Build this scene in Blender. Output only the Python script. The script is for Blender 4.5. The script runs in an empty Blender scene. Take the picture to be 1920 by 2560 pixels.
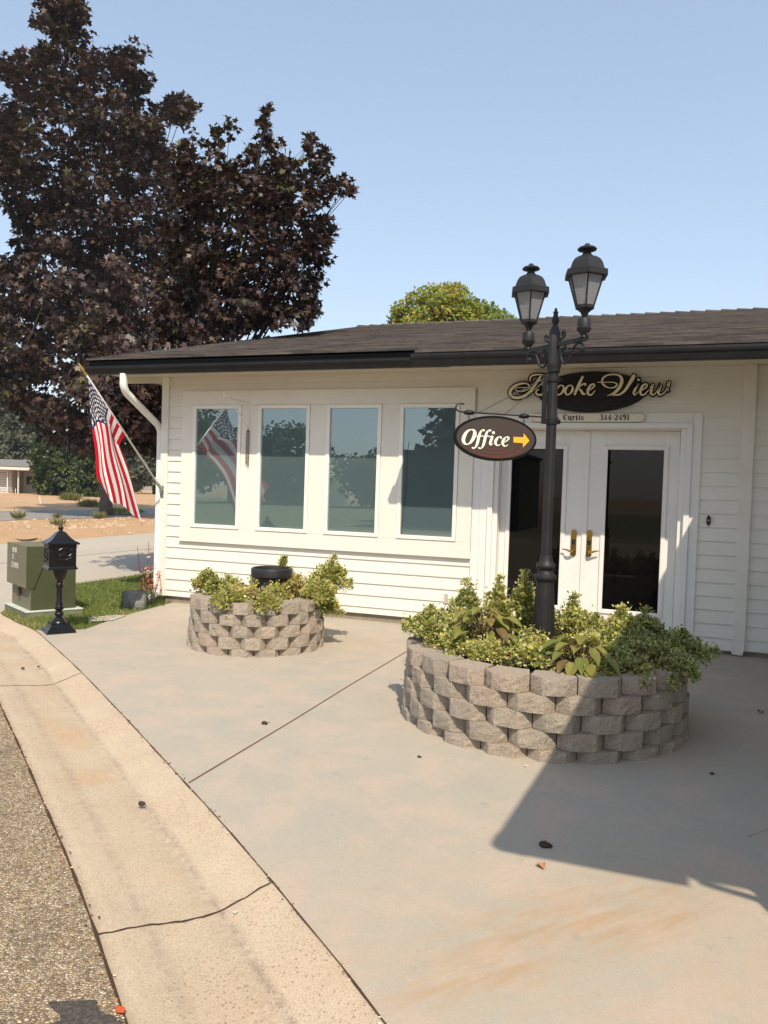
import bpy, bmesh, math, random
import numpy as np
from mathutils import Vector, Matrix
random.seed(7); rng = np.random.default_rng(7)
sc = bpy.context.scene
COL = sc.collection
PI = math.pi
sin, cos = math.sin, math.cos

# ------------------------------------------------------------------ camera model (used to derive real positions from survey points)
F = 1923.0; H = 1.56
roll = math.atan(.033); pitch = -math.atan(55*math.cos(roll)/F); yaw = math.radians(19.6)
fw = Vector((-sin(yaw)*cos(pitch), cos(yaw)*cos(pitch), sin(pitch)))
r0 = Vector((cos(yaw), sin(yaw), 0)); u0 = r0.cross(fw)
RV = cos(roll)*r0 + sin(roll)*u0; UV = cos(roll)*u0 - sin(roll)*r0
EYE = Vector((0, 0, H))
def ray(px, py): return fw + RV*((px-960)/F) - UV*((py-1280)/F)
def on_wall(px, py, y): d = ray(px, py); return EYE + d*(y/d.y)
def on_ground(px, py, z=0.): d = ray(px, py); return EYE + d*((z-H)/d.z)
def at_depth(px, py, Z): return EYE + ray(px, py)*Z
def on_plane(px, py, p, n): d = ray(px, py); return EYE + d*((p-EYE).dot(n)/d.dot(n))

# ------------------------------------------------------------------ materials
def newmat(name):
    m = bpy.data.materials.new(name); m.use_nodes = True
    nt = m.node_tree; b = nt.nodes['Principled BSDF']
    return m, nt, b
def N(nt, t, **kw):
    n = nt.nodes.new(t)
    for k, v in kw.items():
        if k in n.inputs: n.inputs[k].default_value = v
        else: setattr(n, k, v)
    return n
def L(nt, a, b): nt.links.new(a, b)
def col4(c): return (c[0], c[1], c[2], 1)
def coords(nt, scale=(1, 1, 1), rot=(0, 0, 0), loc=(0, 0, 0)):
    tc = N(nt, 'ShaderNodeTexCoord'); mp = N(nt, 'ShaderNodeMapping')
    mp.inputs['Scale'].default_value = scale; mp.inputs['Rotation'].default_value = rot; mp.inputs['Location'].default_value = loc
    L(nt, tc.outputs['Object'], mp.inputs['Vector']); return mp.outputs['Vector']
def noise(nt, vec, scale, detail=4, rough=.55, dist=0):
    n = N(nt, 'ShaderNodeTexNoise'); n.inputs['Scale'].default_value = scale; n.inputs['Detail'].default_value = detail
    n.inputs['Roughness'].default_value = rough; n.inputs['Distortion'].default_value = dist
    L(nt, vec, n.inputs['Vector']); return n.outputs['Fac']
def ramp(nt, fac, stops):
    r = N(nt, 'ShaderNodeValToRGB'); e = r.color_ramp.elements
    while len(e) < len(stops): e.new(.5)
    for i, (p, c) in enumerate(stops):
        e[i].position = p; e[i].color = col4(c) if hasattr(c, '__len__') else (c, c, c, 1)
    L(nt, fac, r.inputs['Fac']); return r.outputs['Color']
def mix(nt, fac, a, b, mode='MIX'):
    n = N(nt, 'ShaderNodeMix', data_type='RGBA', blend_type=mode)
    for s, v in ((n.inputs['Factor'], fac), (n.inputs['A'], a), (n.inputs['B'], b)):
        if isinstance(v, bpy.types.NodeSocket): L(nt, v, s)
        elif hasattr(v, '__len__'): s.default_value = col4(v)
        else: s.default_value = v if s.type == 'VALUE' else (v, v, v, 1)
    # colour sockets are index 6,7
    return n.outputs['Result']
def mixc(nt, fac, a, b, mode='MIX'):
    n = N(nt, 'ShaderNodeMix', data_type='RGBA', blend_type=mode)
    fa, A, B = n.inputs[0], n.inputs[6], n.inputs[7]
    for s, v in ((fa, fac), (A, a), (B, b)):
        if isinstance(v, bpy.types.NodeSocket): L(nt, v, s)
        elif s is fa: s.default_value = v
        else: s.default_value = col4(v) if hasattr(v, '__len__') else (v, v, v, 1)
    return n.outputs[2]
def bump(nt, b, h, strength=.3, dist=.01):
    n = N(nt, 'ShaderNodeBump'); n.inputs['Strength'].default_value = strength; n.inputs['Distance'].default_value = dist
    L(nt, h, n.inputs['Height']); L(nt, n.outputs['Normal'], b.inputs['Normal'])
def mth(nt, op, a, b=None, clamp=False):
    n = N(nt, 'ShaderNodeMath', operation=op); n.use_clamp = clamp
    for i, v in enumerate((a, b)):
        if v is None: continue
        if isinstance(v, bpy.types.NodeSocket): L(nt, v, n.inputs[i])
        else: n.inputs[i].default_value = v
    return n.outputs[0]
def simple(name, c, rough=.6, spec=.4, metal=0., var=None, bmp=None, coat=0):
    """var=(scale, colour2, lo, hi); bmp=(scale, strength, dist)"""
    m, nt, b = newmat(name)
    b.inputs['Base Color'].default_value = col4(c); b.inputs['Roughness'].default_value = rough
    b.inputs['Specular IOR Level'].default_value = spec; b.inputs['Metallic'].default_value = metal
    if coat: b.inputs['Coat Weight'].default_value = coat
    if var or bmp: v = coords(nt)
    if var:
        f = noise(nt, v, var[0], 6, .6)
        L(nt, ramp(nt, f, ((var[2], c), (var[3], var[1]))), b.inputs['Base Color'])
    if bmp: bump(nt, b, noise(nt, v, bmp[0], 4, .6), bmp[1], bmp[2])
    return m
MT = {}
MT['white_paint'] = simple('white_paint', (.76, .735, .665), .55, .35, var=(3, (.68, .64, .56), .35, .75), bmp=(60, .05, .002))
MT['door_paint'] = simple('door_paint', (.76, .75, .72), .4, .45, var=(4, (.71, .70, .67), .35, .75))
MT['vinyl'] = simple('window_vinyl', (.80, .78, .72), .35, .45)
MT['soffit'] = simple('soffit_paint', (.60, .55, .46), .65, .3)
MT['dark_metal'] = simple('dark_gutter', (.011, .011, .012), .5, .28, var=(5, (.018, .018, .019), .4, .8))
MT['fascia'] = simple('dark_fascia', (.013, .013, .014), .6, .25)
MT['foundation'] = simple('foundation', (.20, .17, .13), .9, .2, var=(9, (.30, .26, .20), .3, .7), bmp=(40, .3, .01))
MT['black_iron'] = simple('black_iron', (.010, .010, .011), .5, .3, var=(8, (.02, .019, .019), .45, .8), bmp=(120, .12, .003))
MT['post_iron'] = simple('post_iron', (.014, .014, .015), .52, .32, var=(7, (.026, .025, .026), .4, .8), bmp=(90, .12, .003))
MT['gloss_iron'] = simple('gloss_iron', (.0055, .0055, .006), .27, .36, bmp=(70, .15, .004))
MT['brass'] = simple('brass', (.48, .30, .08), .22, .5, 1.0, var=(30, (.30, .18, .05), .4, .8))
MT['dark_slot'] = simple('dark_slot', (.01, .008, .006), .6)
MT['steel'] = simple('galvanised', (.45, .45, .45), .35, .5, .9, var=(60, (.2, .2, .2), .4, .7))
MT['pole_alu'] = simple('pole_aluminium', (.62, .60, .56), .35, .5, .3)
MT['gold'] = simple('finial_gold', (.62, .45, .12), .35, .5, .6)
MT['sign_brown'] = simple('sign_brown', (.052, .040, .034), .55, .35, bmp=(80, .08, .002))
MT['sign_black'] = simple('sign_black', (.006, .0055, .006), .6, .15)
MT['sign_face'] = simple('sign_face_dark', (.012, .011, .011), .55, .2, var=(6, (.018, .016, .016), .4, .7))
MT['cream_gold'] = simple('cream_gold', (.80, .72, .50), .6, .2)
MT['cream_letter'] = simple('cream_letter', (.86, .80, .66), .5, .3)
MT['arrow_yellow'] = simple('arrow_yellow', (.83, .42, .035), .5, .3)
MT['ripple'] = simple('ripple_maroon', (.16, .030, .018), .55, .3)
MT['ripple_dim'] = simple('ripple_dim', (.030, .026, .028), .5, .3)
MT['plaque'] = simple('plaque_cream', (.74, .69, .58), .5, .3)
MT['plaque_edge'] = simple('plaque_edge', (.34, .29, .20), .55, .3)
MT['letter_dark'] = simple('letter_dark', (.022, .016, .012), .6, .3)
MT['box_green'] = simple('cabinet_green', (.052, .062, .027), .55, .3, var=(4, (.062, .070, .033), .35, .75))
MT['box_faded'] = simple('cabinet_faded', (.155, .145, .092), .6, .3, var=(5, (.175, .165, .110), .35, .75))
MT['box_line'] = simple('cabinet_seam', (.03, .035, .015), .6)
MT['sticker'] = simple('sticker_white', (.70, .70, .64), .5)
MT['sticker_grey'] = simple('sticker_grey', (.16, .16, .16), .5)
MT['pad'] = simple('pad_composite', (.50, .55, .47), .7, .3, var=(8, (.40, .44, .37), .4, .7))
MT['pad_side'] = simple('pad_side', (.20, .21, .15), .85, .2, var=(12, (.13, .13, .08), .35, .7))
MT['pot'] = simple('pot_black', (.016, .016, .018), .42, .45, var=(9, (.035, .034, .034), .4, .75), bmp=(50, .2, .004))
MT['soil'] = simple('soil', (.055, .038, .025), .95, .1, var=(18, (.10, .072, .046), .35, .7), bmp=(60, .9, .03))
MT['rock'] = simple('rock_grey', (.15, .15, .145), .9, .2, var=(14, (.24, .235, .22), .35, .7), bmp=(30, .8, .03))
MT['stem'] = simple('woody_stem', (.10, .065, .04), .85, .2)
MT['dry_stem'] = simple('dry_stem', (.22, .13, .08), .85, .2)
MT['trunk'] = simple('bark', (.12, .095, .075), .95, .15, var=(9, (.20, .17, .14), .35, .7), bmp=(25, .9, .04))
MT['trunk_dark'] = simple('bark_dark', (.045, .035, .030), .9, .2, bmp=(25, .8, .03))
MT['lamp_bulb'] = simple('frosted_bulb', (.6, .58, .54), .4)
MT['rubber'] = simple('hose_dark', (.06, .045, .035), .7)
MT['roof_far'] = simple('far_roof', (.17, .165, .155), .85, .2, var=(2, (.22, .21, .19), .4, .7))
MT['far_white'] = simple('far_siding', (.62, .60, .56), .7, .3)
MT['far_maroon'] = simple('far_trim', (.16, .045, .04), .6)
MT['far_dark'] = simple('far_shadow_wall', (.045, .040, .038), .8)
MT['far_tan'] = simple('far_tan', (.38, .30, .22), .8)
MT['fence_grey'] = simple('fence_grey', (.30, .29, .27), .85, .2, var=(3, (.22, .21, .20), .35, .7))
MT['ped_beige'] = simple('pedestal_beige', (.58, .53, .42), .6)
MT['stake'] = simple('stake_wood', (.72, .64, .48), .7)
MT['orange'] = simple('orange_tape', (.75, .20, .04), .6)
MT['debris_dark'] = simple('debris_dark', (.05, .035, .025), .85, .2)
MT['leaf_dry'] = simple('leaf_dry', (.42, .20, .09), .75, .2)
MT['leaf_pale'] = simple('leaf_pale', (.72, .62, .46), .7, .2)
MT['leaf_red'] = simple('leaf_red', (.50, .10, .03), .7, .2)

def leafmat(name, c, rough=.45, trans=.25, spec=.4):
    m, nt, b = newmat(name)
    b.inputs['Base Color'].default_value = col4(c); b.inputs['Roughness'].default_value = rough
    b.inputs['Specular IOR Level'].default_value = spec
    t = N(nt, 'ShaderNodeBsdfTranslucent'); t.inputs['Color'].default_value = (min(1, c[0]*1.5+.01), min(1, c[1]*1.7+.01), c[2]*.9, 1)
    mx = N(nt, 'ShaderNodeMixShader'); mx.inputs[0].default_value = trans
    L(nt, b.outputs[0], mx.inputs[1]); L(nt, t.outputs[0], mx.inputs[2])
    L(nt, mx.outputs[0], nt.nodes['Material Output'].inputs['Surface']); return m
PURPLE = [leafmat('maple_leaf_%s' % n, c, .42, .10, .26) for n, c in (
    ('umber', (.044, .026, .021)), ('plum', (.046, .022, .023)), ('bronze', (.088, .057, .037)), ('dusk', (.020, .0135, .013)),
    ('olive', (.080, .074, .026)), ('ember', (.20, .050, .028)))]
GREENS = [leafmat('tree_leaf_%s' % n, c, .5, .3) for n, c in (
    ('moss', (.050, .075, .022)), ('fern', (.070, .10, .028)), ('pine', (.032, .052, .020)), ('lime', (.12, .15, .030)))]
YGREENS = [leafmat('yellowing_leaf_%s' % n, c, .5, .35) for n, c in (
    ('fresh', (.17, .22, .042)), ('lime', (.26, .27, .050)), ('gold', (.38, .28, .065)), ('deep', (.10, .145, .035)))]
DUSTY = [leafmat('dusty_leaf_%s' % n, c, .6, .25) for n, c in (
    ('sage', (.075, .090, .050)), ('grey', (.095, .105, .070)), ('shade', (.045, .060, .038)), ('pale', (.13, .13, .085)))]
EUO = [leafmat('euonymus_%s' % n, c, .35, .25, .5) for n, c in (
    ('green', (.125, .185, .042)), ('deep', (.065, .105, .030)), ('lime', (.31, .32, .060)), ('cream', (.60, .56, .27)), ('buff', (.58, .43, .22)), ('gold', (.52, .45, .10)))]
BROAD = [leafmat('broad_leaf_%s' % n, c, .42, .3, .4) for n, c in (
    ('olive', (.225, .215, .052)), ('bronze', (.25, .185, .060)), ('green', (.165, .185, .045)), ('maroon', (.17, .115, .05)))]
GRASS = [leafmat('grass_%s' % n, c, .6, .35) for n, c in (
    ('green', (.13, .175, .036)), ('light', (.22, .25, .060)), ('straw', (.42, .33, .16)), ('dark', (.075, .12, .028)))]
FLOWER = [leafmat('petal_pink', (.62, .12, .13), .5, .3), leafmat('petal_coral', (.66, .25, .16), .5, .3), leafmat('petal_pale', (.72, .42, .36), .5, .3)]
SAGE = [leafmat('weed_%s' % n, c, .7, .3) for n, c in (('grey', (.18, .19, .09)), ('green', (.12, .15, .05)), ('dry', (.30, .22, .11)))]

def m_siding():
    m, nt, b = newmat('lap_siding')
    v = coords(nt, (1.2, 1, 16)); g = noise(nt, v, 5, 5, .6, .8)
    big = noise(nt, coords(nt), .9, 3)
    c = ramp(nt, big, ((.3, (.77, .745, .675)), (.7, (.71, .685, .615))))
    c = mixc(nt, mth(nt, 'MULTIPLY', ramp(nt, g, ((.45, 0.), (.8, 1.))), .16), c, (.52, .47, .38))
    L(nt, c, b.inputs['Base Color']); b.inputs['Roughness'].default_value = .55; b.inputs['Specular IOR Level'].default_value = .35
    bump(nt, b, g, .35, .006); return m
MT['siding'] = m_siding()
def m_patio():
    m, nt, b = newmat('patio_concrete')
    v = coords(nt); big = noise(nt, v, .75, 5, .55, .4); mid = noise(nt, v, 3.2, 6, .62); fine = noise(nt, v, 170, 4, .75)
    c = ramp(nt, big, ((.36, (.425, .365, .295)), (.48, (.396, .360, .296)), (.62, (.370, .350, .292))))
    c = mixc(nt, mth(nt, 'MULTIPLY', ramp(nt, mid, ((.46, 0.), (.60, 1.))), .60), c, (.485, .385, .308))
    blot = noise(nt, v, 1.7, 6, .68, .6)
    c = mixc(nt, mth(nt, 'MULTIPLY', ramp(nt, blot, ((.30, 1.), (.46, 0.))), .45), c, (.318, .312, .262))
    c = mixc(nt, mth(nt, 'MULTIPLY', ramp(nt, fine, ((.35, 1.), (.60, 0.))), .42), c, (.25, .215, .17))
    grit = noise(nt, coords(nt, (1, 5, 1), (0, 0, .5)), 22, 5, .7)
    c = mixc(nt, mth(nt, 'MULTIPLY', ramp(nt, grit, ((.50, 0.), (.70, 1.))), .30), c, (.46, .40, .325))
    spots = noise(nt, v, 11, 5, .75)
    c = mixc(nt, mth(nt, 'MULTIPLY', ramp(nt, spots, ((.60, 0.), (.72, 1.))), .45), c, (.23, .20, .16))
    # rust bleeding from the irrigation overspray: two long brush-like streaks
    rot = -.88
    def streak(cx, cy, ax, ay, seed):
        mp = N(nt, 'ShaderNodeMapping', vector_type='POINT'); tc = N(nt, 'ShaderNodeTexCoord')
        sub = N(nt, 'ShaderNodeVectorMath', operation='SUBTRACT'); L(nt, tc.outputs['Object'], sub.inputs[0]); sub.inputs[1].default_value = (cx, cy, 0)
        rt = N(nt, 'ShaderNodeVectorRotate', rotation_type='Z_AXIS'); L(nt, sub.outputs[0], rt.inputs['Vector']); rt.inputs['Angle'].default_value = rot
        sc_ = N(nt, 'ShaderNodeVectorMath', operation='MULTIPLY'); L(nt, rt.outputs[0], sc_.inputs[0]); sc_.inputs[1].default_value = (1/ax, 1/ay, 0)
        ln = N(nt, 'ShaderNodeVectorMath', operation='LENGTH'); L(nt, sc_.outputs[0], ln.inputs[0])
        e = mth(nt, 'SUBTRACT', 1.0, ln.outputs['Value'], True)
        s2 = N(nt, 'ShaderNodeVectorMath', operation='MULTIPLY'); L(nt, rt.outputs[0], s2.inputs[0]); s2.inputs[1].default_value = (3.0, 17, 1)
        n1 = noise(nt, s2.outputs[0], 1.0, 5, .6, .5)
        k = mth(nt, 'MULTIPLY', e, ramp(nt, n1, ((.38, 0.), (.66, 1.))))
        return mth(nt, 'MULTIPLY', k, 1.7, True)
    wide = mth(nt, 'MULTIPLY', ramp(nt, noise(nt, v, 1.1, 5, .6), ((.30, .35), (.62, 1.))), streak(-.15, 2.35, 2.6, 1.5, 4))
    wd2 = mth(nt, 'MAXIMUM', wide, 0.0)
    c = mixc(nt, mth(nt, 'MULTIPLY', wd2, .38), c, (.44, .325, .215))
    st = mth(nt, 'MAXIMUM', mth(nt, 'MAXIMUM', streak(-.22, 2.88, .85, .30, 1), streak(.06, 3.0, .62, .14, 2)), streak(-.45, 2.45, .55, .16, 3))
    c = mixc(nt, mth(nt, 'MULTIPLY', st, .46), c, (.37, .22, .095))
    L(nt, c, b.inputs['Base Color']); b.inputs['Roughness'].default_value = .8; b.inputs['Specular IOR Level'].default_value = .25
    bump(nt, b, mth(nt, 'ADD', mth(nt, 'MULTIPLY', mid, .5), fine), .22, .004); return m
MT['patio'] = m_patio()
def m_drive():
    m, nt, b = newmat('driveway_concrete')
    v = coords(nt); big = noise(nt, v, .5, 5, .6); fine = noise(nt, v, 60, 3, .7)
    c = ramp(nt, big, ((.35, (.39, .355, .295)), (.65, (.44, .395, .32))))
    c = mixc(nt, mth(nt, 'MULTIPLY', ramp(nt, fine, ((.35, 1.), (.6, 0.))), .3), c, (.32, .28, .22))
    L(nt, c, b.inputs['Base Color']); b.inputs['Roughness'].default_value = .85; bump(nt, b, fine, .2, .004); return m
MT['drive'] = m_drive()
def m_curb():
    m, nt, b = newmat('gutter_concrete')
    v = coords(nt); at = N(nt, 'ShaderNodeAttribute', attribute_name='across'); t = at.outputs['Fac']
    mid = noise(nt, v, 4, 6, .65); wob = noise(nt, v, 2.2, 4, .6)
    vor = N(nt, 'ShaderNodeTexVoronoi'); L(nt, v, vor.inputs['Vector']); vor.inputs['Scale'].default_value = 62
    fine = noise(nt, v, 160, 2, .7)
    c = ramp(nt, mid, ((.3, (.445, .372, .268)), (.7, (.515, .432, .315))))
    # aggregate showing through where the cream has worn off
    worn = ramp(nt, noise(nt, v, 1.6, 4, .6), ((.40, 0.), (.62, 1.)))
    cell = N(nt, 'ShaderNodeSeparateColor'); L(nt, vor.outputs['Color'], cell.inputs[0])
    peb = mth(nt, 'MULTIPLY', ramp(nt, vor.outputs['Distance'], ((.22, 1.), (.34, 0.))), ramp(nt, cell.outputs[0], ((.55, 0.), (.6, 1.))))
    c = mixc(nt, mth(nt, 'MULTIPLY', mth(nt, 'MULTIPLY', peb, worn), .85), c, (.20, .12, .09))
    c = mixc(nt, mth(nt, 'MULTIPLY', worn, .22), c, (.48, .325, .22))
    orange = ramp(nt, noise(nt, v, 1.9, 4, .6), ((.50, 0.), (.66, 1.)))
    band = ramp(nt, t, ((.30, 0.), (.45, 1.), (.62, 1.), (.80, 0.)))
    c = mixc(nt, mth(nt, 'MULTIPLY', mth(nt, 'MULTIPLY', orange, band), .42), c, (.50, .30, .14))
    # silt stain left along the water line and at the asphalt side
    tt = mth(nt, 'ADD', t, mth(nt, 'MULTIPLY', mth(nt, 'SUBTRACT', wob, .5), .10))
    flow = ramp(nt, tt, ((.27, 0.), (.315, 1.), (.335, .55), (.47, 0.)))
    flow2 = ramp(nt, tt, ((.66, 0.), (.73, .7), (.78, .2), (.90, .1), (1., .7)))
    patchy = ramp(nt, noise(nt, v, 1.1, 5, .7), ((.30, .35), (.62, 1.)))
    c = mixc(nt, mth(nt, 'MULTIPLY', mth(nt, 'MULTIPLY', mth(nt, 'MAXIMUM', flow, flow2), mth(nt, 'MULTIPLY', patchy, ramp(nt, noise(nt, v, 26, 6, .8), ((.40, .05), (.58, 1.))))), .85), c, (.215, .175, .14))
    c = mixc(nt, mth(nt, 'MULTIPLY', ramp(nt, fine, ((.40, 1.), (.54, 0.))), .5), c, (.27, .20, .145))
    L(nt, c, b.inputs['Base Color']); b.inputs['Roughness'].default_value = .85; b.inputs['Specular IOR Level'].default_value = .2
    bump(nt, b, mth(nt, 'ADD', fine, mth(nt, 'MULTIPLY', peb, .6)), .35, .004); return m
MT['curb'] = m_curb()
def m_asphalt(name='exposed_asphalt', far=False):
    m, nt, b = newmat(name); v = coords(nt)
    if far:
        f = noise(nt, v, 1.2, 4); L(nt, ramp(nt, f, ((.35, (.20, .185, .165)), (.65, (.27, .245, .215)))), b.inputs['Base Color'])
        b.inputs['Roughness'].default_value = .9; return m
    warp = N(nt, 'ShaderNodeVectorMath', operation='ADD')
    nz = N(nt, 'ShaderNodeTexNoise'); nz.inputs['Scale'].default_value = 60; L(nt, v, nz.inputs['Vector'])
    ms = N(nt, 'ShaderNodeVectorMath', operation='SCALE'); L(nt, nz.outputs['Color'], ms.inputs[0]); ms.inputs['Scale'].default_value = .012
    L(nt, v, warp.inputs[0]); L(nt, ms.outputs[0], warp.inputs[1])
    vor = N(nt, 'ShaderNodeTexVoronoi'); L(nt, warp.outputs[0], vor.inputs['Vector']); vor.inputs['Scale'].default_value = 95
    edge = N(nt, 'ShaderNodeTexVoronoi', feature='DISTANCE_TO_EDGE'); L(nt, warp.outputs[0], edge.inputs['Vector']); edge.inputs['Scale'].default_value = 95
    sep = N(nt, 'ShaderNodeSeparateColor'); L(nt, vor.outputs['Color'], sep.inputs[0])
    peb = ramp(nt, sep.outputs[0], ((0., (.20, .145, .09)), (.3, (.40, .285, .165)), (.6, (.54, .415, .255)), (.85, (.62, .52, .37)), (1., (.30, .24, .18))))
    gap = ramp(nt, edge.outputs['Distance'], ((.02, 1.), (.14, 0.)))
    c = mixc(nt, mth(nt, 'MULTIPLY', gap, .85), peb, (.085, .068, .050))
    big = noise(nt, v, 1.4, 4, .6)
    c = mixc(nt, mth(nt, 'MULTIPLY', ramp(nt, big, ((.50, 0.), (.68, 1.))), .55), c, (.095, .080, .062))
    L(nt, c, b.inputs['Base Color']); b.inputs['Roughness'].default_value = .75; b.inputs['Specular IOR Level'].default_value = .3
    bump(nt, b, ramp(nt, edge.outputs['Distance'], ((0., 0.), (.35, 1.))), .8, .006); return m
MT['asphalt'] = m_asphalt(); MT['asphalt_far'] = m_asphalt('street_asphalt', True)
def m_dirt():
    m, nt, b = newmat('bare_dirt'); v = coords(nt)
    big = noise(nt, v, .16, 6, .65); mid = noise(nt, v, 1.4, 6, .7); fine = noise(nt, v, 9, 5, .75)
    c = ramp(nt, big, ((.32, (.40, .255, .145)), (.5, (.47, .31, .18)), (.68, (.45, .33, .20))))
    c = mixc(nt, mth(nt, 'MULTIPLY', ramp(nt, mid, ((.48, 0.), (.7, 1.))), .5), c, (.36, .215, .12))
    c = mixc(nt, mth(nt, 'MULTIPLY', ramp(nt, fine, ((.56, 0.), (.72, 1.))), .5), c, (.58, .44, .30))
    c = mixc(nt, mth(nt, 'MULTIPLY', ramp(nt, fine, ((.28, 1.), (.42, 0.))), .5), c, (.24, .16, .09))
    L(nt, c, b.inputs['Base Color']); b.inputs['Roughness'].default_value = .95; b.inputs['Specular IOR Level'].default_value = .1
    bump(nt, b, mth(nt, 'ADD', mid, fine), .8, .06); return m
MT['dirt'] = m_dirt()
def m_turf():
    m, nt, b = newmat('turf_soil'); v = coords(nt); f = noise(nt, v, 6, 5, .7)
    L(nt, ramp(nt, f, ((.35, (.070, .088, .028)), (.6, (.11, .125, .042)), (.75, (.20, .16, .075)))), b.inputs['Base Color'])
    b.inputs['Roughness'].default_value = .95; bump(nt, b, f, .8, .03); return m
MT['turf'] = m_turf()
def m_block():
    m, nt, b = newmat('split_face_block'); v = coords(nt)
    big = noise(nt, v, 2.2, 4, .6); f = noise(nt, v, 26, 6, .72); g = noise(nt, v, 110, 4, .7)
    at = N(nt, 'ShaderNodeAttribute', attribute_name='tint')
    c = ramp(nt, big, ((.32, (.365, .315, .252)), (.5, (.415, .358, .285)), (.68, (.375, .332, .272))))
    c = mixc(nt, mth(nt, 'MULTIPLY', ramp(nt, at.outputs['Fac'], ((.3, 0.), (1., 1.))), .6), c, (.385, .300, .232))
    c = mixc(nt, ramp(nt, at.outputs['Fac'], ((0., .30), (.25, .30), (.55, 0.))), c, (.225, .195, .158))
    c = mixc(nt, mth(nt, 'MULTIPLY', ramp(nt, f, ((.50, 0.), (.72, 1.))), .5), c, (.46, .41, .35))
    c = mixc(nt, mth(nt, 'MULTIPLY', ramp(nt, g, ((.33, 1.), (.5, 0.))), .7), c, (.095, .082, .070))
    L(nt, c, b.inputs['Base Color']); b.inputs['Roughness'].default_value = .92; b.inputs['Specular IOR Level'].default_value = .2
    bump(nt, b, mth(nt, 'ADD', f, mth(nt, 'MULTIPLY', g, .5)), .75, .018); return m
MT['block'] = m_block()
def m_shingle():
    m, nt, b = newmat('asphalt_shingles'); v = coords(nt, (1, 1, 0))
    br = N(nt, 'ShaderNodeTexBrick'); L(nt, v, br.inputs['Vector'])
    br.inputs['Color1'].default_value = (0, 0, 0, 1); br.inputs['Color2'].default_value = (1, 1, 1, 1); br.inputs['Mortar'].default_value = (.35, .35, .35, 1)
    br.inputs['Scale'].default_value = 1; br.inputs['Brick Width'].default_value = .31; br.inputs['Row Height'].default_value = .137
    br.inputs['Mortar Size'].default_value = .004; br.offset = .43; br.inputs['Bias'].default_value = 0
    rw = noise(nt, coords(nt, (.9, 4.6, 0)), 1.0, 6, .72, .2); rw2 = noise(nt, coords(nt, (1.6, 9, 0), loc=(3, 7, 0)), 1.0, 4, .7)
    big = noise(nt, coords(nt, (.8, 2.4, 1)), 1.6, 3); fine = noise(nt, coords(nt), 220, 2, .7)
    c = ramp(nt, br.outputs['Color'], ((0., (.050, .044, .044)), (.35, (.100, .085, .080)), (.65, (.072, .064, .065)), (1., (.130, .110, .098))))
    c = mixc(nt, mth(nt, 'MULTIPLY', ramp(nt, big, ((.5, 0.), (.66, 1.))), .55), c, (.115, .097, .066))
    c = mixc(nt, mth(nt, 'MULTIPLY', ramp(nt, big, ((.34, 1.), (.48, 0.))), .5), c, (.098, .072, .074))
    c = mixc(nt, mth(nt, 'MULTIPLY', ramp(nt, fine, ((.35, 1.), (.5, 0.))), .5), c, (.035, .032, .03))
    c = mixc(nt, mth(nt, 'MULTIPLY', ramp(nt, rw, ((.47, 0.), (.58, 1.))), .75), c, (.030, .027, .028))  # dark streaks put the shadow lines of the shingle courses into the colour
    c = mixc(nt, mth(nt, 'MULTIPLY', ramp(nt, rw2, ((.52, 0.), (.64, 1.))), .55), c, (.135, .112, .098))
    L(nt, c, b.inputs['Base Color']); b.inputs['Roughness'].default_value = .9; b.inputs['Specular IOR Level'].default_value = .25
    bump(nt, b, fine, .6, .006); return m
MT['shingle'] = m_shingle()
def m_glass(name, body, tint, k):
    m, nt, b = newmat(name); b.inputs['Base Color'].default_value = col4(body); b.inputs['Roughness'].default_value = .3
    b.inputs['Specular IOR Level'].default_value = 0
    g = N(nt, 'ShaderNodeBsdfGlossy'); g.inputs['Roughness'].default_value = .004; g.inputs['Color'].default_value = col4(tint)
    fr = N(nt, 'ShaderNodeFresnel'); fr.inputs['IOR'].default_value = 1.5
    fac = mth(nt, 'ADD', mth(nt, 'MULTIPLY', fr.outputs[0], .9), k, True)
    wv = noise(nt, coords(nt, (1, 1, .6)), 1.3, 2, .4)
    bp = N(nt, 'ShaderNodeBump'); bp.inputs['Strength'].default_value = .010; bp.inputs['Distance'].default_value = .05; L(nt, wv, bp.inputs['Height']); L(nt, bp.outputs[0], g.inputs['Normal'])
    mx = N(nt, 'ShaderNodeMixShader'); L(nt, fac, mx.inputs[0]); L(nt, b.outputs[0], mx.inputs[1]); L(nt, g.outputs[0], mx.inputs[2])
    L(nt, mx.outputs[0], nt.nodes['Material Output'].inputs['Surface']); return m
MT['window_glass'] = m_glass('tinted_glass', (.090, .132, .140), (.72, .85, .88), .23)
MT['door_glass'] = m_glass('dark_door_glass', (.003, .003, .003), (.62, .62, .62), .004)
MT['blind'] = simple('roller_blind', (.045, .085, .095), .8, .1)
def m_lampglass():
    m, nt, b = newmat('seeded_lantern_glass'); v = coords(nt)
    f = noise(nt, coords(nt, (1, 1, .7)), 60, 4, .7, 1.5)
    L(nt, ramp(nt, f, ((.35, (.30, .31, .33)), (.7, (.44, .45, .47)))), b.inputs['Base Color'])
    b.inputs['Roughness'].default_value = .22; b.inputs['Specular IOR Level'].default_value = .6
    t = N(nt, 'ShaderNodeBsdfTranslucent'); t.inputs['Color'].default_value = (.55, .56, .58, 1)
    mx = N(nt, 'ShaderNodeMixShader'); mx.inputs[0].default_value = .45; L(nt, b.outputs[0], mx.inputs[1]); L(nt, t.outputs[0], mx.inputs[2])
    L(nt, mx.outputs[0], nt.nodes['Material Output'].inputs['Surface']); bump(nt, b, f, .5, .006); return m
MT['lamp_glass'] = m_lampglass()
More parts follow.
